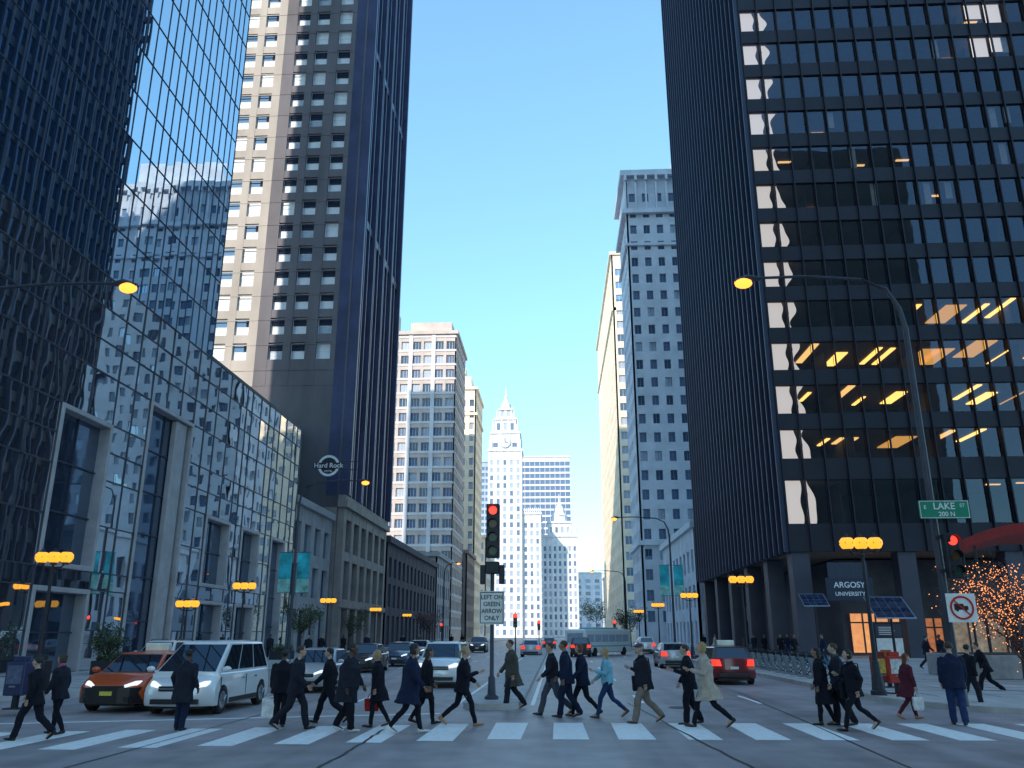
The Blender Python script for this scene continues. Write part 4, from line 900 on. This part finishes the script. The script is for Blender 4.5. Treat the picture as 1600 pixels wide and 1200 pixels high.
def make_bike():
    r = thing('hire_bicycle','x','bicycle'); m = MB(); ref = Vector((0,1,0))
    for a,b_,w in (((-.52,0,.34),(-.1,0,.32),.016),((-.52,0,.34),(-.2,0,.72),.013),((-.1,0,.32),(-.22,0,.84),.02),((-.1,0,.32),(.38,0,.72),.03),((.38,0,.72),(.42,0,.95),.022),((.4,0,.78),(.55,0,.34),.018)): m.tube([a,b_],w,6,0,ref)
    m.build('frame',cyb,r)
    for x in (-.52,.55):
        w = MB(); n=20
        for k in range(n):
            a0,a1=2*math.pi*k/n,2*math.pi*(k+1)/n; w.tube([(x+.32*math.cos(a0),0,.34+.32*math.sin(a0)),(x+.32*math.cos(a1),0,.34+.32*math.sin(a1))],.02,5,0,ref)
        for k in range(8): a0=math.pi*k/8; w.tube([(x-.31*math.cos(a0),0,.34-.31*math.sin(a0)),(x+.31*math.cos(a0),0,.34+.31*math.sin(a0))],.003,4,0,ref)
        w.build('wheel',rub,r)
        f = MB()
        for k in range(8):
            a0,a1=R(10+20*k),R(30+20*k); f.hexa([(x+.36*math.cos(a0),-.03,.34+.36*math.sin(a0)),(x+.36*math.cos(a0),.03,.34+.36*math.sin(a0)),(x+.36*math.cos(a1),.03,.34+.36*math.sin(a1)),(x+.36*math.cos(a1),-.03,.34+.36*math.sin(a1)),
             (x+.37*math.cos(a0),-.03,.34+.37*math.sin(a0)),(x+.37*math.cos(a0),.03,.34+.37*math.sin(a0)),(x+.37*math.cos(a1),.03,.34+.37*math.sin(a1)),(x+.37*math.cos(a1),-.03,.34+.37*math.sin(a1))])
        f.build('mudguard',cyb if x < 0 else iron,r)
    m = MB(); m.tube([(.36,-.28,1.02),(.44,-.2,1.0),(.42,0,.96),(.44,.2,1.0),(.36,.28,1.02)],.014,6); m.build('handlebar',rub,r)
    m = MB(); m.tube([(-.36,0,.9),(-.22,0,.91),(-.08,0,.9)],[(.09,.03),(.07,.03),(.02,.02)],8,0,ref); m.build('saddle',rub,r)
    m = MB(); m.hexa([(.46,-.14,.74),(.66,-.12,.74),(.66,.12,.74),(.46,.14,.74),(.44,-.17,.92),(.7,-.15,.9),(.7,.15,.9),(.44,.17,.92)]); m.build('basket',rub,r)
    return r
def make_dock():
    r = thing('bike_dock','x','bike dock'); boxobj('base',(-.5,.2,-.2,.2,0,.06),alu,r,.01); m = MB(); m.hexa([(-.16,-.07,.06),(.0,-.07,.06),(.0,.07,.06),(-.16,.07,.06),(-.06,-.09,.82),(.14,-.09,.82),(.14,.09,.82),(-.06,.09,.82)]); m.build('post',M('dock_grey',(.2,.22,.25),.5),r,bevel=.02); return r
b0 = make_bike(); d0 = make_dock(); ordn = ['first','second','third','fourth','fifth','sixth','seventh','eighth','ninth','tenth','eleventh','twelfth','thirteenth','fourteenth']
for i in range(14):
    y = 37.5+i*1.35; o = b0 if i==0 else copy_tree(b0); o.location=(11.7,y,.15); o.rotation_euler.z=R(180+random.uniform(-4,4)); tag(o,'blue hire bicycle at the docks, %s from the camera'%ordn[i],'bicycle','hire bicycles in a row at their docks')
    o = d0 if i==0 else copy_tree(d0); o.location=(10.75,y,.15); o.rotation_euler.z=R(180); tag(o,'grey dock holding the %s bicycle of the row'%ordn[i],'bike dock','docks of the bicycle station')
p = gp(1580,1062,.15)[0]; pw = thing('planter','low concrete planter wall at the right edge','planter',(p.x,p.y,.15)); boxobj('wall',(-1.2,7,-.25,5,0,.95),M('planter_concrete',(.34,.33,.35),.8,var=.2,bump=.3),pw,.04); boxobj('soil',(-1.0,6.8,-.05,4.8,.951,.97),M('soil',(.03,.02,.015),.9),pw)
def leafy(name,label,loc,h,r,mats,n,ls,group=None,lights=0,seed=1,low=.28):
    rnd = random.Random(seed); t = thing(name,label,'tree',loc,0,group); m = MB()
    m.tube([(0,0,0),(.03,0,h*.2),(-.03,.03,h*.42),(.02,0,h*.6)],[.12,.09,.07,.03],8); tips=[]
    for k in range(14):
        a = rnd.uniform(0,6.28); e = rnd.uniform(.5,1.0); z0 = h*rnd.uniform(low,.5); p1 = Vector((math.cos(a)*r*.45,math.sin(a)*r*.45,z0+h*.2*e)); p2 = Vector((math.cos(a+.2)*r*.85,math.sin(a+.2)*r*.85,z0+h*.42*e))
        m.tube([(0,0,z0),p1,p2],[.045,.03,.01],6); tips += [p1,p2]
        for j in range(3):
            q = p1.lerp(p2,rnd.random()); q2 = q+Vector((rnd.uniform(-.5,.5),rnd.uniform(-.5,.5),rnd.uniform(.1,.6)))*r*.5; m.tube([q,q2],[.015,.005],5); tips.append(q2)
    m.build('trunk',M('bark',(.06,.045,.035),.85,var=.3,scale=8,bump=.5),t)
    c = MB(); clumps = [(tp+Vector((rnd.gauss(0,.2),rnd.gauss(0,.2),rnd.gauss(0,.2)))*r*.4, rnd.uniform(.18,.36)*r, rnd.choice([0,0,1,2])) for tp in tips]
    for i in range(n):
        cc,cr,mi = rnd.choice(clumps); d = Vector((rnd.gauss(0,1),rnd.gauss(0,1),rnd.gauss(0,1)*.8)); d = d.normalized()*cr*rnd.random()**.4; p_ = cc+d
        a = Vector((rnd.gauss(0,1),rnd.gauss(0,1),rnd.gauss(0,1))).normalized(); b_ = a.orthogonal().normalized(); s = ls*rnd.uniform(.6,1.3)
        c.add([p_,p_+a*s*.5+b_*s*.3,p_+a*s,p_+a*s*.5-b_*s*.3],[(0,1,2,3)],mi)
    c.build('crown',mats,t,recalc=False)
    if lights:
        L = MB()
        for i in range(lights):
            cc,cr,mi = rnd.choice(clumps); d = Vector((rnd.gauss(0,1),rnd.gauss(0,1),rnd.gauss(0,1))).normalized()*cr*rnd.uniform(.6,1.15); L.ell(cc+d,(.02,.02,.02),5,4)
        tag(L.build('string_lights',emis('bulb_orange',(1.,.33,.1),2.0),t),kind='stuff')
    return t
lf = [M('leaf_rust',(.12,.05,.045),.6,var=.3),M('leaf_brown',(.07,.04,.045),.6,var=.3),M('leaf_red',(.16,.07,.055),.6,var=.3)]
p = at(1582,930,33); leafy('lit_tree','rust-leaved tree hung with orange string lights at the right edge',(p.x,p.y,.3),4.8,2.2,lf,4400,.09,lights=800,seed=3,low=.12)
p = at(1650,900,40); leafy('lit_tree','second string-lit rust tree, mostly beyond the right edge',(p.x,p.y,.3),5.2,2.6,lf,3200,.12,lights=500,seed=5,low=.12)
gl = [M('leaf_green',(.05,.08,.035),.6,var=.3),M('leaf_dark',(.03,.05,.025),.6,var=.3),M('leaf_olive',(.09,.09,.04),.6,var=.3)]
for i,(px,py,H,h,lab) in enumerate(((165,1040,41,2.3,'small shrub tree in the podium planter, left'),(470,985,72,4.5,'small street tree beyond the podium end'),(545,990,98,5,'small street tree at the hotel tower base'),(670,990,140,6,'small street tree before the low grey building'),(985,985,120,6,'small street tree on the right pavement, far up the street'),(932,965,300,14,'round distant tree at the right street end'))):
    p = at(px,py,H); leafy('street_tree',lab,(p.x,p.y,.15),h,h*.36,gl if i!=3 else lf,1300,h*.035+.03,'small street trees',seed=20+i)
aw = thing('awning','sloping red canopy above the lit tree at the right edge','awning'); m = MB(); a = at(1506,842,52); b_ = at(1660,822,46)
nseg=8
for k in range(nseg):
    def ap(t,dy,dz): q=a.lerp(b_,t); return Vector((q.x+dy*.2,q.y+dy,q.z+dz+.5*math.sin(math.pi*min(1,t*.9))))
    t0,t1=k/nseg,(k+1)/nseg; m.hexa([ap(t0,0,-.6),ap(t1,0,-.6),ap(t1,3.5,-.9),ap(t0,3.5,-.9),ap(t0,0,0),ap(t1,0,0),ap(t1,3.5,-.3),ap(t0,3.5,-.3)])
m.build('canopy',M('awning_red',(.42,.035,.03),.6),aw)
m = MB(); 
for t in (.12,.9):
    for dy in (.3,3.2):
        q=a.lerp(b_,t); m.tube([(q.x+dy*.2,q.y+dy,.15),(q.x+dy*.2,q.y+dy,q.z-.4)],.08,8)
m.build('post',iron,aw)
for i,(px,py,lab) in enumerate(((180,1052,'dark planter box by the podium opening'),(440,1030,'dark planter box near the last podium opening'))):
    p = gp(px,py,.15)[0]; r = thing('planter',lab,'planter',(p.x,p.y,.15)); boxobj('box',(-.5,.5,-1.4,1.4,0,.6),iron,r,.02); m = MB(); rnd = random.Random(i)
    for k in range(900):
        q = Vector((rnd.uniform(-.45,.45),rnd.uniform(-1.3,1.3),.6+abs(rnd.gauss(0,.16)))); aa = Vector((rnd.gauss(0,1),rnd.gauss(0,1),rnd.gauss(0,1))).normalized()*.12; bb = aa.orthogonal().normalized()*.04; m.add([q,q+aa*.5+bb,q+aa,q+aa*.5-bb],[(0,1,2,3)],k%3)
    m.build('foliage',gl,r,recalc=False)
# ---------------------------------------------------------------- vehicles
cg = glass('car_glass',(.015,.018,.025),.08,(.75,.85,1.),.01,fres=.45); chrome = M('chrome',(.55,.57,.6),.15,1.,var=.03); blk_ = M('black_plastic',(.015,.015,.018),.45); hl = emis('headlight',(.9,.95,1.),1.0); tlr = emis('tail_light',(1.,.04,.02),1.6); tld = M('tail_red',(.35,.01,.01),.25)
def paintm(n,c): 
    m = M('paint_'+n,c,.28,.15,var=.03); m.node_tree.nodes['Principled BSDF'].inputs['Coat Weight'].default_value=.7; return m
def car(name,label,cat,loc,rz,L=4.5,W=1.8,Hh=1.5,belt=.95,hood=.9,xc=.9,xw=.2,xr=-1.4,xb=-1.9,tail=.95,paint_='silver',nwin=2,brake=False,roof_light=None,plate=(.7,.7,.72),wr=.33,twotone=False,rails=False,group='cars in the street'):
    r = thing(name,label,cat,loc,rz,group); rb,fb=-L/2,L/2; xf,xk=fb-.86,rb+.86; RR=wr+.06
    prof=[(rb+.1,.26),(rb,.42),(rb,.62),(rb+.06,tail-.05),(rb+.12,tail),(min(xb,rb+1.0),belt+.01),(0,belt-.01),(xc,belt+.0),((xc+fb-.5)/2,(belt+hood)/2+.015),(fb-.5,hood-.02),(fb-.2,hood-.13),(fb-.04,.66),(fb,.5),(fb-.03,.32),(fb-.12,.22)]
    for cx in (xf,xk):
        prof.append((cx+RR,.22)); 
        for k in range(9): a_=math.pi*k/8; prof.append((cx+RR*math.cos(a_),wr+.02+RR*math.sin(a_)))
        prof.append((cx-RR,.22))
    lay=[-1,-.93,-.75,-.4,0,.4,.75,.93,1]; m=MB(); n=len(prof); vs=[]
    for f in lay:
        af=abs(f)
        for (x,z) in prof:
            sh=0
            if abs(x)>L/2-.7: sh=-.3*af**3*math.copysign(1,x)*((abs(x)-(L/2-.7))/.7)
            zz=z
            if af>.95 and z>.6: zz=z-.05
            y=f*W/2*(1-.035*max(0,(z-.6)/.4))
            if af<.95 and z>.8: zz=z+.035*(1-af*af)
            vs.append((x+sh,y,zz))
    fs=[tuple(range(n))[::-1],tuple((len(lay)-1)*n+i for i in range(n))]
    for j in range(len(lay)-1):
        for i in range(n): fs.append((j*n+i,j*n+(i+1)%n,(j+1)*n+(i+1)%n,(j+1)*n+i))
    m.add(vs,fs); pm_=paintm(paint_[0],paint_[1]); m.build('body',pm_,r,smooth=True,bevel=.02)
    pc_ = paintm('black2',(.015,.016,.022)) if twotone == 'cabin' else pm_
    wb,wt=W/2-.06,W/2-.24; zb=belt-.04
    B=[Vector((xb,-wb,zb)),Vector((xc,-wb,zb)),Vector((xc,wb,zb)),Vector((xb,wb,zb))]; T_=[Vector((xr,-wt,Hh)),Vector((xw,-wt,Hh)),Vector((xw,wt,Hh)),Vector((xr,wt,Hh))]
    m=MB(); m.hexa(B+T_); m.build('cabin',pc_,r,smooth=True,bevel=.07,segs=4)
    m=MB(); m.hexa([Vector((xr+.08,-wt+.1,Hh-.01)),Vector((xw-.08,-wt+.1,Hh-.01)),Vector((xw-.08,wt-.1,Hh-.01)),Vector((xr+.08,wt-.1,Hh-.01)),Vector((xr+.25,-wt+.22,Hh+.03)),Vector((xw-.25,-wt+.22,Hh+.03)),Vector((xw-.25,wt-.22,Hh+.03)),Vector((xr+.25,wt-.22,Hh+.03))]); m.build('roof',pc_,r,smooth=True)
    def pane(name,b0,b1,t0,t1,s0,s1,v0=.12,v1=.88,off=.012):
        c=[]
        nn=(b1-b0).cross(t0-b0).normalized(); ctr=Vector(((xb+xc)/2,0,(zb+Hh)/2))
        if nn.dot((b0+b1+t0+t1)/4-ctr)<0: nn=-nn
        for (s,v) in ((s0,v0),(s1,v0),(s1,v1),(s0,v1)): c.append(b0.lerp(b1,s).lerp(t0.lerp(t1,s),v)+nn*off)
        q=MB(); q.hexa([p_-nn*.01 for p_ in c]+c); q.build(name,cg,r)
    pane('windscreen',B[1],B[2],T_[1],T_[2],.05,.95,.08,.9); pane('rear_window',B[3],B[0],T_[3],T_[0],.1,.9,.2,.88)
    for (i0,i1) in ((0,1),(3,2)):
        for k in range(nwin): w_=1/nwin; pane('side_window',B[i0],B[i1],T_[i0],T_[i1],.04+(.91)*k*w_+.012,.04+.91*(k+1)*w_-.012,.1,.9)
    for cx in (xf,xk):
        for s in (-1,1):
            y0=s*(W/2-.21); y1=s*(W/2-.005); w_=MB(); ref=Vector((1,0,0))
            w_.tube([(cx,y0,wr),(cx,y0+s*.03,wr),(cx,y1-s*.03,wr),(cx,y1,wr)],[wr-.03,wr,wr,wr-.03],24,0,ref); wo=w_.build('wheel',rub,r,smooth=True)
            w_=MB(); w_.tube([(cx,y1,wr),(cx,y1+s*.008,wr)],[wr*.64,wr*.6],20,0,ref); w_.build('rim',alu if paint_[0]!='orange' else blk_,wo)
            w_=MB()
            for k in range(5): a_=2*math.pi*k/5; d=Vector((math.cos(a_),0,math.sin(a_))); c0=Vector((cx,y1+s*.012,wr)); w_.tube([c0,c0+d*wr*.58],[(.035,.012),(.03,.01)],6,0,Vector((0,1,0)))
            w_.build('spokes',chrome,wo)
    for s in (-1,1):
        m=MB(); m.tube([(fb-.42,s*(W/2-.15),hood-.15),(fb-.24,s*(W/2-.25),hood-.19),(fb-.09,s*(W/2-.48),hood-.24)],[.05,.085,.04],8,0,Vector((0,0,1))); m.build('headlight',hl,r,smooth=True)
        m=MB(); m.hexa([(rb+.04,s*(W/2-.14),tail-.3),(rb-.005,s*(W/2-.38),tail-.3),(rb+.12,s*(W/2-.38),tail-.3),(rb+.34,s*(W/2-.02),tail-.3),(rb+.08,s*(W/2-.14),tail-.06),(rb+.035,s*(W/2-.32),tail-.06),(rb+.14,s*(W/2-.32),tail-.06),(rb+.36,s*(W/2-.03),tail-.06)]); m.build('tail_light',tlr if brake else tld,r)
        m=MB(); m.ell((xc-.2,s*(W/2+.1),belt+.08),(.07,.11,.075),10,6); m.box(xc-.22,xc-.16,s*(W/2-.06)-.04,s*(W/2-.06)+.04,belt,belt+.05); m.build('mirror',pm_,r,smooth=True)
        m=MB(); 
        for xx in ((xc-.15),(xc+xb)/2+.05,): m.box(xx-.006,xx+.006,s*(W/2-.004)-.01,s*(W/2-.004)+.01,.34,belt-.1)
        m.build('door_seam',blk_,r)
        m=MB(); m.box(xk+RR+.02,xf-RR-.02,s*W/2-.02,s*W/2+.012,.24,.36 if twotone!='nose' else .62); m.build('side_sill',blk_,r)
        for xx in ((xc+xb)/2+.3,(xc+xb)/2-.65):
            m=MB(); m.box(xx-.09,xx+.09,s*W/2-.025,s*W/2+.01,belt-.2,belt-.165); m.build('door_handle',chrome,r)
    boxobj('grille',(fb-.1,fb-.005,-.42,.42,hood-.34,hood-.22),blk_,r,.015); boxobj('lower_intake',(fb-.1,fb+.006,-.6,.6,.28,.40),blk_,r,.015); boxobj('grille_bar',(fb-.03,fb+.004,-.4,.4,hood-.29,hood-.27),chrome,r)
    if twotone == 'nose':
        m=MB(); ys=[-W/2+.03,-W/4-.15,-.3,.3,W/4+.15,W/2-.03]; xs=[fb-.3,fb-.03,fb+.03,fb+.03,fb-.03,fb-.3]
        for k in range(5): m.hexa([(xs[k]-.14,ys[k],.24),(xs[k+1]-.14,ys[k+1],.24),(xs[k+1]+.01,ys[k+1],.24),(xs[k]+.01,ys[k],.24),(xs[k]-.14,ys[k],.62),(xs[k+1]-.14,ys[k+1],.62),(xs[k+1]+.0,ys[k+1],.62),(xs[k]+.0,ys[k],.62)])
        m.build('front_bumper',blk_,r)
    pl=M('plate_%d'%int(plate[2]*100),plate,.5,var=.1); boxobj('number_plate',(fb+.0,fb+.055,-.16,.16,.43,.53),pl,r); boxobj('number_plate',(rb-.02,rb+.01,-.16,.16,.6,.7),pl,r)
    boxobj('rear_bumper',(rb-.03,rb+.1,-W/2+.24,W/2-.24,.3,.46),blk_,r,.03); boxobj('under_body',(rb+.3,fb-.3,-W/2+.25,W/2-.25,.16,.4),blk_,r)
    if roof_light: m=MB(); m.box((xw+xr)/2-.12,(xw+xr)/2+.12,-.34,.34,Hh+.03,Hh+.25); m.build('roof_sign',M('taxi_sign',(.9,.88,.8),.5),r,bevel=.03)
    if rails:
        m=MB(); 
        for s in (-1,1): m.tube([(xr+.2,s*(wt-.03),Hh+.01),(xr+.3,s*(wt-.03),Hh+.07),(xw-.3,s*(wt-.03),Hh+.07),(xw-.2,s*(wt-.03),Hh+.01)],.02,6)
        m.build('roof_rail',blk_,r)
    return r
def carpos(px,py,L,face): 
    p=gp(px,py)[0]; return (p.x,p.y+L/2,0)
SUV=dict(L=4.4,W=1.78,Hh=1.62,belt=1.05,hood=1.0,xc=1.1,xw=.45,xr=-1.75,xb=-2.05,tail=1.08,nwin=3,wr=.35)
SED=dict(L=4.5,W=1.78,Hh=1.42,belt=.93,hood=.86,xc=1.0,xw=.25,xr=-1.0,xb=-1.65,tail=1.0)
VAN=dict(L=4.6,W=1.8,Hh=1.74,belt=1.0,hood=.92,xc=1.78,xw=.6,xr=-1.9,xb=-2.18,tail=1.08,nwin=3,wr=.33)
HAT=dict(L=4.2,W=1.76,Hh=1.44,belt=.94,hood=.88,xc=1.15,xw=.35,xr=-1.4,xb=-1.95,tail=1.02)
FC,AW=R(-90),R(90)
car('minivan','white minivan facing the crosswalk with headlights on','minivan',carpos(268,1120,4.6,0),FC,paint_=('white',(.78,.78,.8)),**VAN)
car('taxi','orange taxi with black lower front beside the white minivan','taxi',carpos(162,1115,4.2,0),FC,paint_=('orange',(.62,.09,.012)),plate=(.75,.6,.1),roof_light=True,twotone='nose',**HAT)
car('parked_car','white car behind the orange taxi, only its roof showing','car',carpos(218,1062,4.4,0),FC,paint_=('white',(.72,.74,.76)),rails=True,**SUV)
car('parked_car','silver sedan behind the suited walker, left lanes','car',carpos(468,1084,4.5,0),FC,paint_=('silver',(.42,.44,.48)),**SED)
car('sport_utility_car','white sport utility car facing the camera beside the median','car',carpos(682,1076,4.4,0),FC,paint_=('white',(.72,.74,.76)),rails=True,**SUV)
car('taxi','red and black taxi seen from behind with brake lights lit, right lanes','taxi',carpos(1150,1071,4.2,1),AW,paint_=('maroon',(.16,.012,.02)),brake=True,roof_light=True,twotone='cabin',**HAT)
car('sedan','silver sedan seen from behind, left of the red and black taxi','car',carpos(1058,1045,4.5,1),AW,paint_=('silver',(.42,.44,.48)),brake=True,**SED)
for px,py,face,kw,pt,lab,br in ((829,1027,AW,SED,('silver',(.42,.44,.48)),'distant silver car with red tail lights just left of the median line',True),(908,1027,AW,SUV,('black',(.02,.02,.025)),'distant black car with tail lights near the bus',True),(615,1042,FC,SED,('blue',(.05,.08,.15)),'distant dark blue car on the left lanes',False),
   (648,1030,FC,SED,('grey',(.15,.16,.18)),'distant grey car on the left lanes nearer the median',False),(745,1020,FC,SUV,('black',(.02,.02,.025)),'distant black car far up the left lanes',False),(1012,1022,AW,SUV,('white',(.72,.74,.76)),'distant white car close to the right kerb',True),(556,1052,FC,SED,('black',(.02,.02,.025)),'black car behind the striding walkers, left lanes',False),(858,1014,AW,SED,('grey',(.15,.16,.18)),'tiny distant grey car with tail lights',True)):
    x=carpos(px,py,4.6,0); car('distant_car',lab,'car',x,face,paint_=pt,brake=br,group='distant traffic',**kw)
p=gp(930,1026)[0]; bs=thing('city_bus','white and teal city bus turning in the distance','bus',(p.x+.6,p.y+4,0),R(58)); bs.scale=(.85,.85,.85)
boxobj('body',(-5.2,5.2,-1.25,1.25,.35,2.75),paintm('bus_white',(.88,.9,.92)),bs,.14); boxobj('roof_unit',(-3,3,-.8,.8,2.751,2.95),M('bus_teal',(.25,.5,.55),.4),bs,.05)
for s in (-1,1):
    for k in range(6): boxobj('window',(-4.7+1.55*k,-3.3+1.55*k,s*1.255-.01,s*1.255+.01,1.45,2.2),gM,bs)
    boxobj('stripe',(-5.0,5.0,s*1.256-.01,s*1.256+.01,.95,1.1),MATS['bus_teal'],bs)
    for x in (-3.2,3.4): m=MB(); m.tube([(x,s*1.0,.45),(x,s*1.27,.45)],.45,20); m.build('wheel',rub,bs)
boxobj('rear_window',(-5.215,-5.2,-.95,.95,1.4,2.35),gM,bs); boxobj('windscreen',(5.2,5.215,-1.1,1.1,1.1,2.5),cg,bs)
for s in (-1,1): boxobj('tail_light',(-5.22,-5.2,s*.98-.1,s*.98+.1,.9,1.1),tlr,bs)
# ---------------------------------------------------------------- light, sky, camera
EL=R(30); AZ=math.atan2(-.45,-.89)
sd=Vector((math.sin(AZ)*math.cos(EL),math.cos(AZ)*math.cos(EL),math.sin(EL)))
sl=bpy.data.lights.new('sun','SUN'); sl.energy=5.0; sl.angle=R(.5); sl.color=(1.,.89,.74); so=bpy.data.objects.new('sun',sl); COL.objects.link(so); so.rotation_euler=sd.to_track_quat('Z','Y').to_euler()
w=bpy.data.worlds.new('World'); SC.world=w; w.use_nodes=True; nt=w.node_tree; bg=nt.nodes['Background']
sk=nt.nodes.new('ShaderNodeTexSky'); sk.sky_type='NISHITA'; sk.sun_disc=False; sk.sun_elevation=EL; sk.sun_rotation=AZ%(2*math.pi); sk.air_density=1.3; sk.dust_density=.6; sk.ozone_density=2.0
gm=nt.nodes.new('ShaderNodeGamma'); gm.inputs['Gamma'].default_value=.72; nt.links.new(sk.outputs[0],gm.inputs['Color'])
mxn=nt.nodes.new('ShaderNodeMix'); mxn.data_type='RGBA'; mxn.blend_type='MULTIPLY'; mxn.inputs[0].default_value=1.0; nt.links.new(gm.outputs[0],mxn.inputs[6]); mxn.inputs[7].default_value=(.62,.93,1.06,1)
nt.links.new(mxn.outputs[2],bg.inputs['Color']); bg.inputs['Strength'].default_value=.46
cd=bpy.data.cameras.new('camera'); cd.sensor_width=36; cd.lens=FPX/1600*36; cd.clip_end=6000; co=bpy.data.objects.new('camera',cd); COL.objects.link(co); co.location=(0,0,CH); co.rotation_euler=(math.pi/2+TH,0,YAW); SC.camera=co
SC.view_settings.view_transform='Standard'
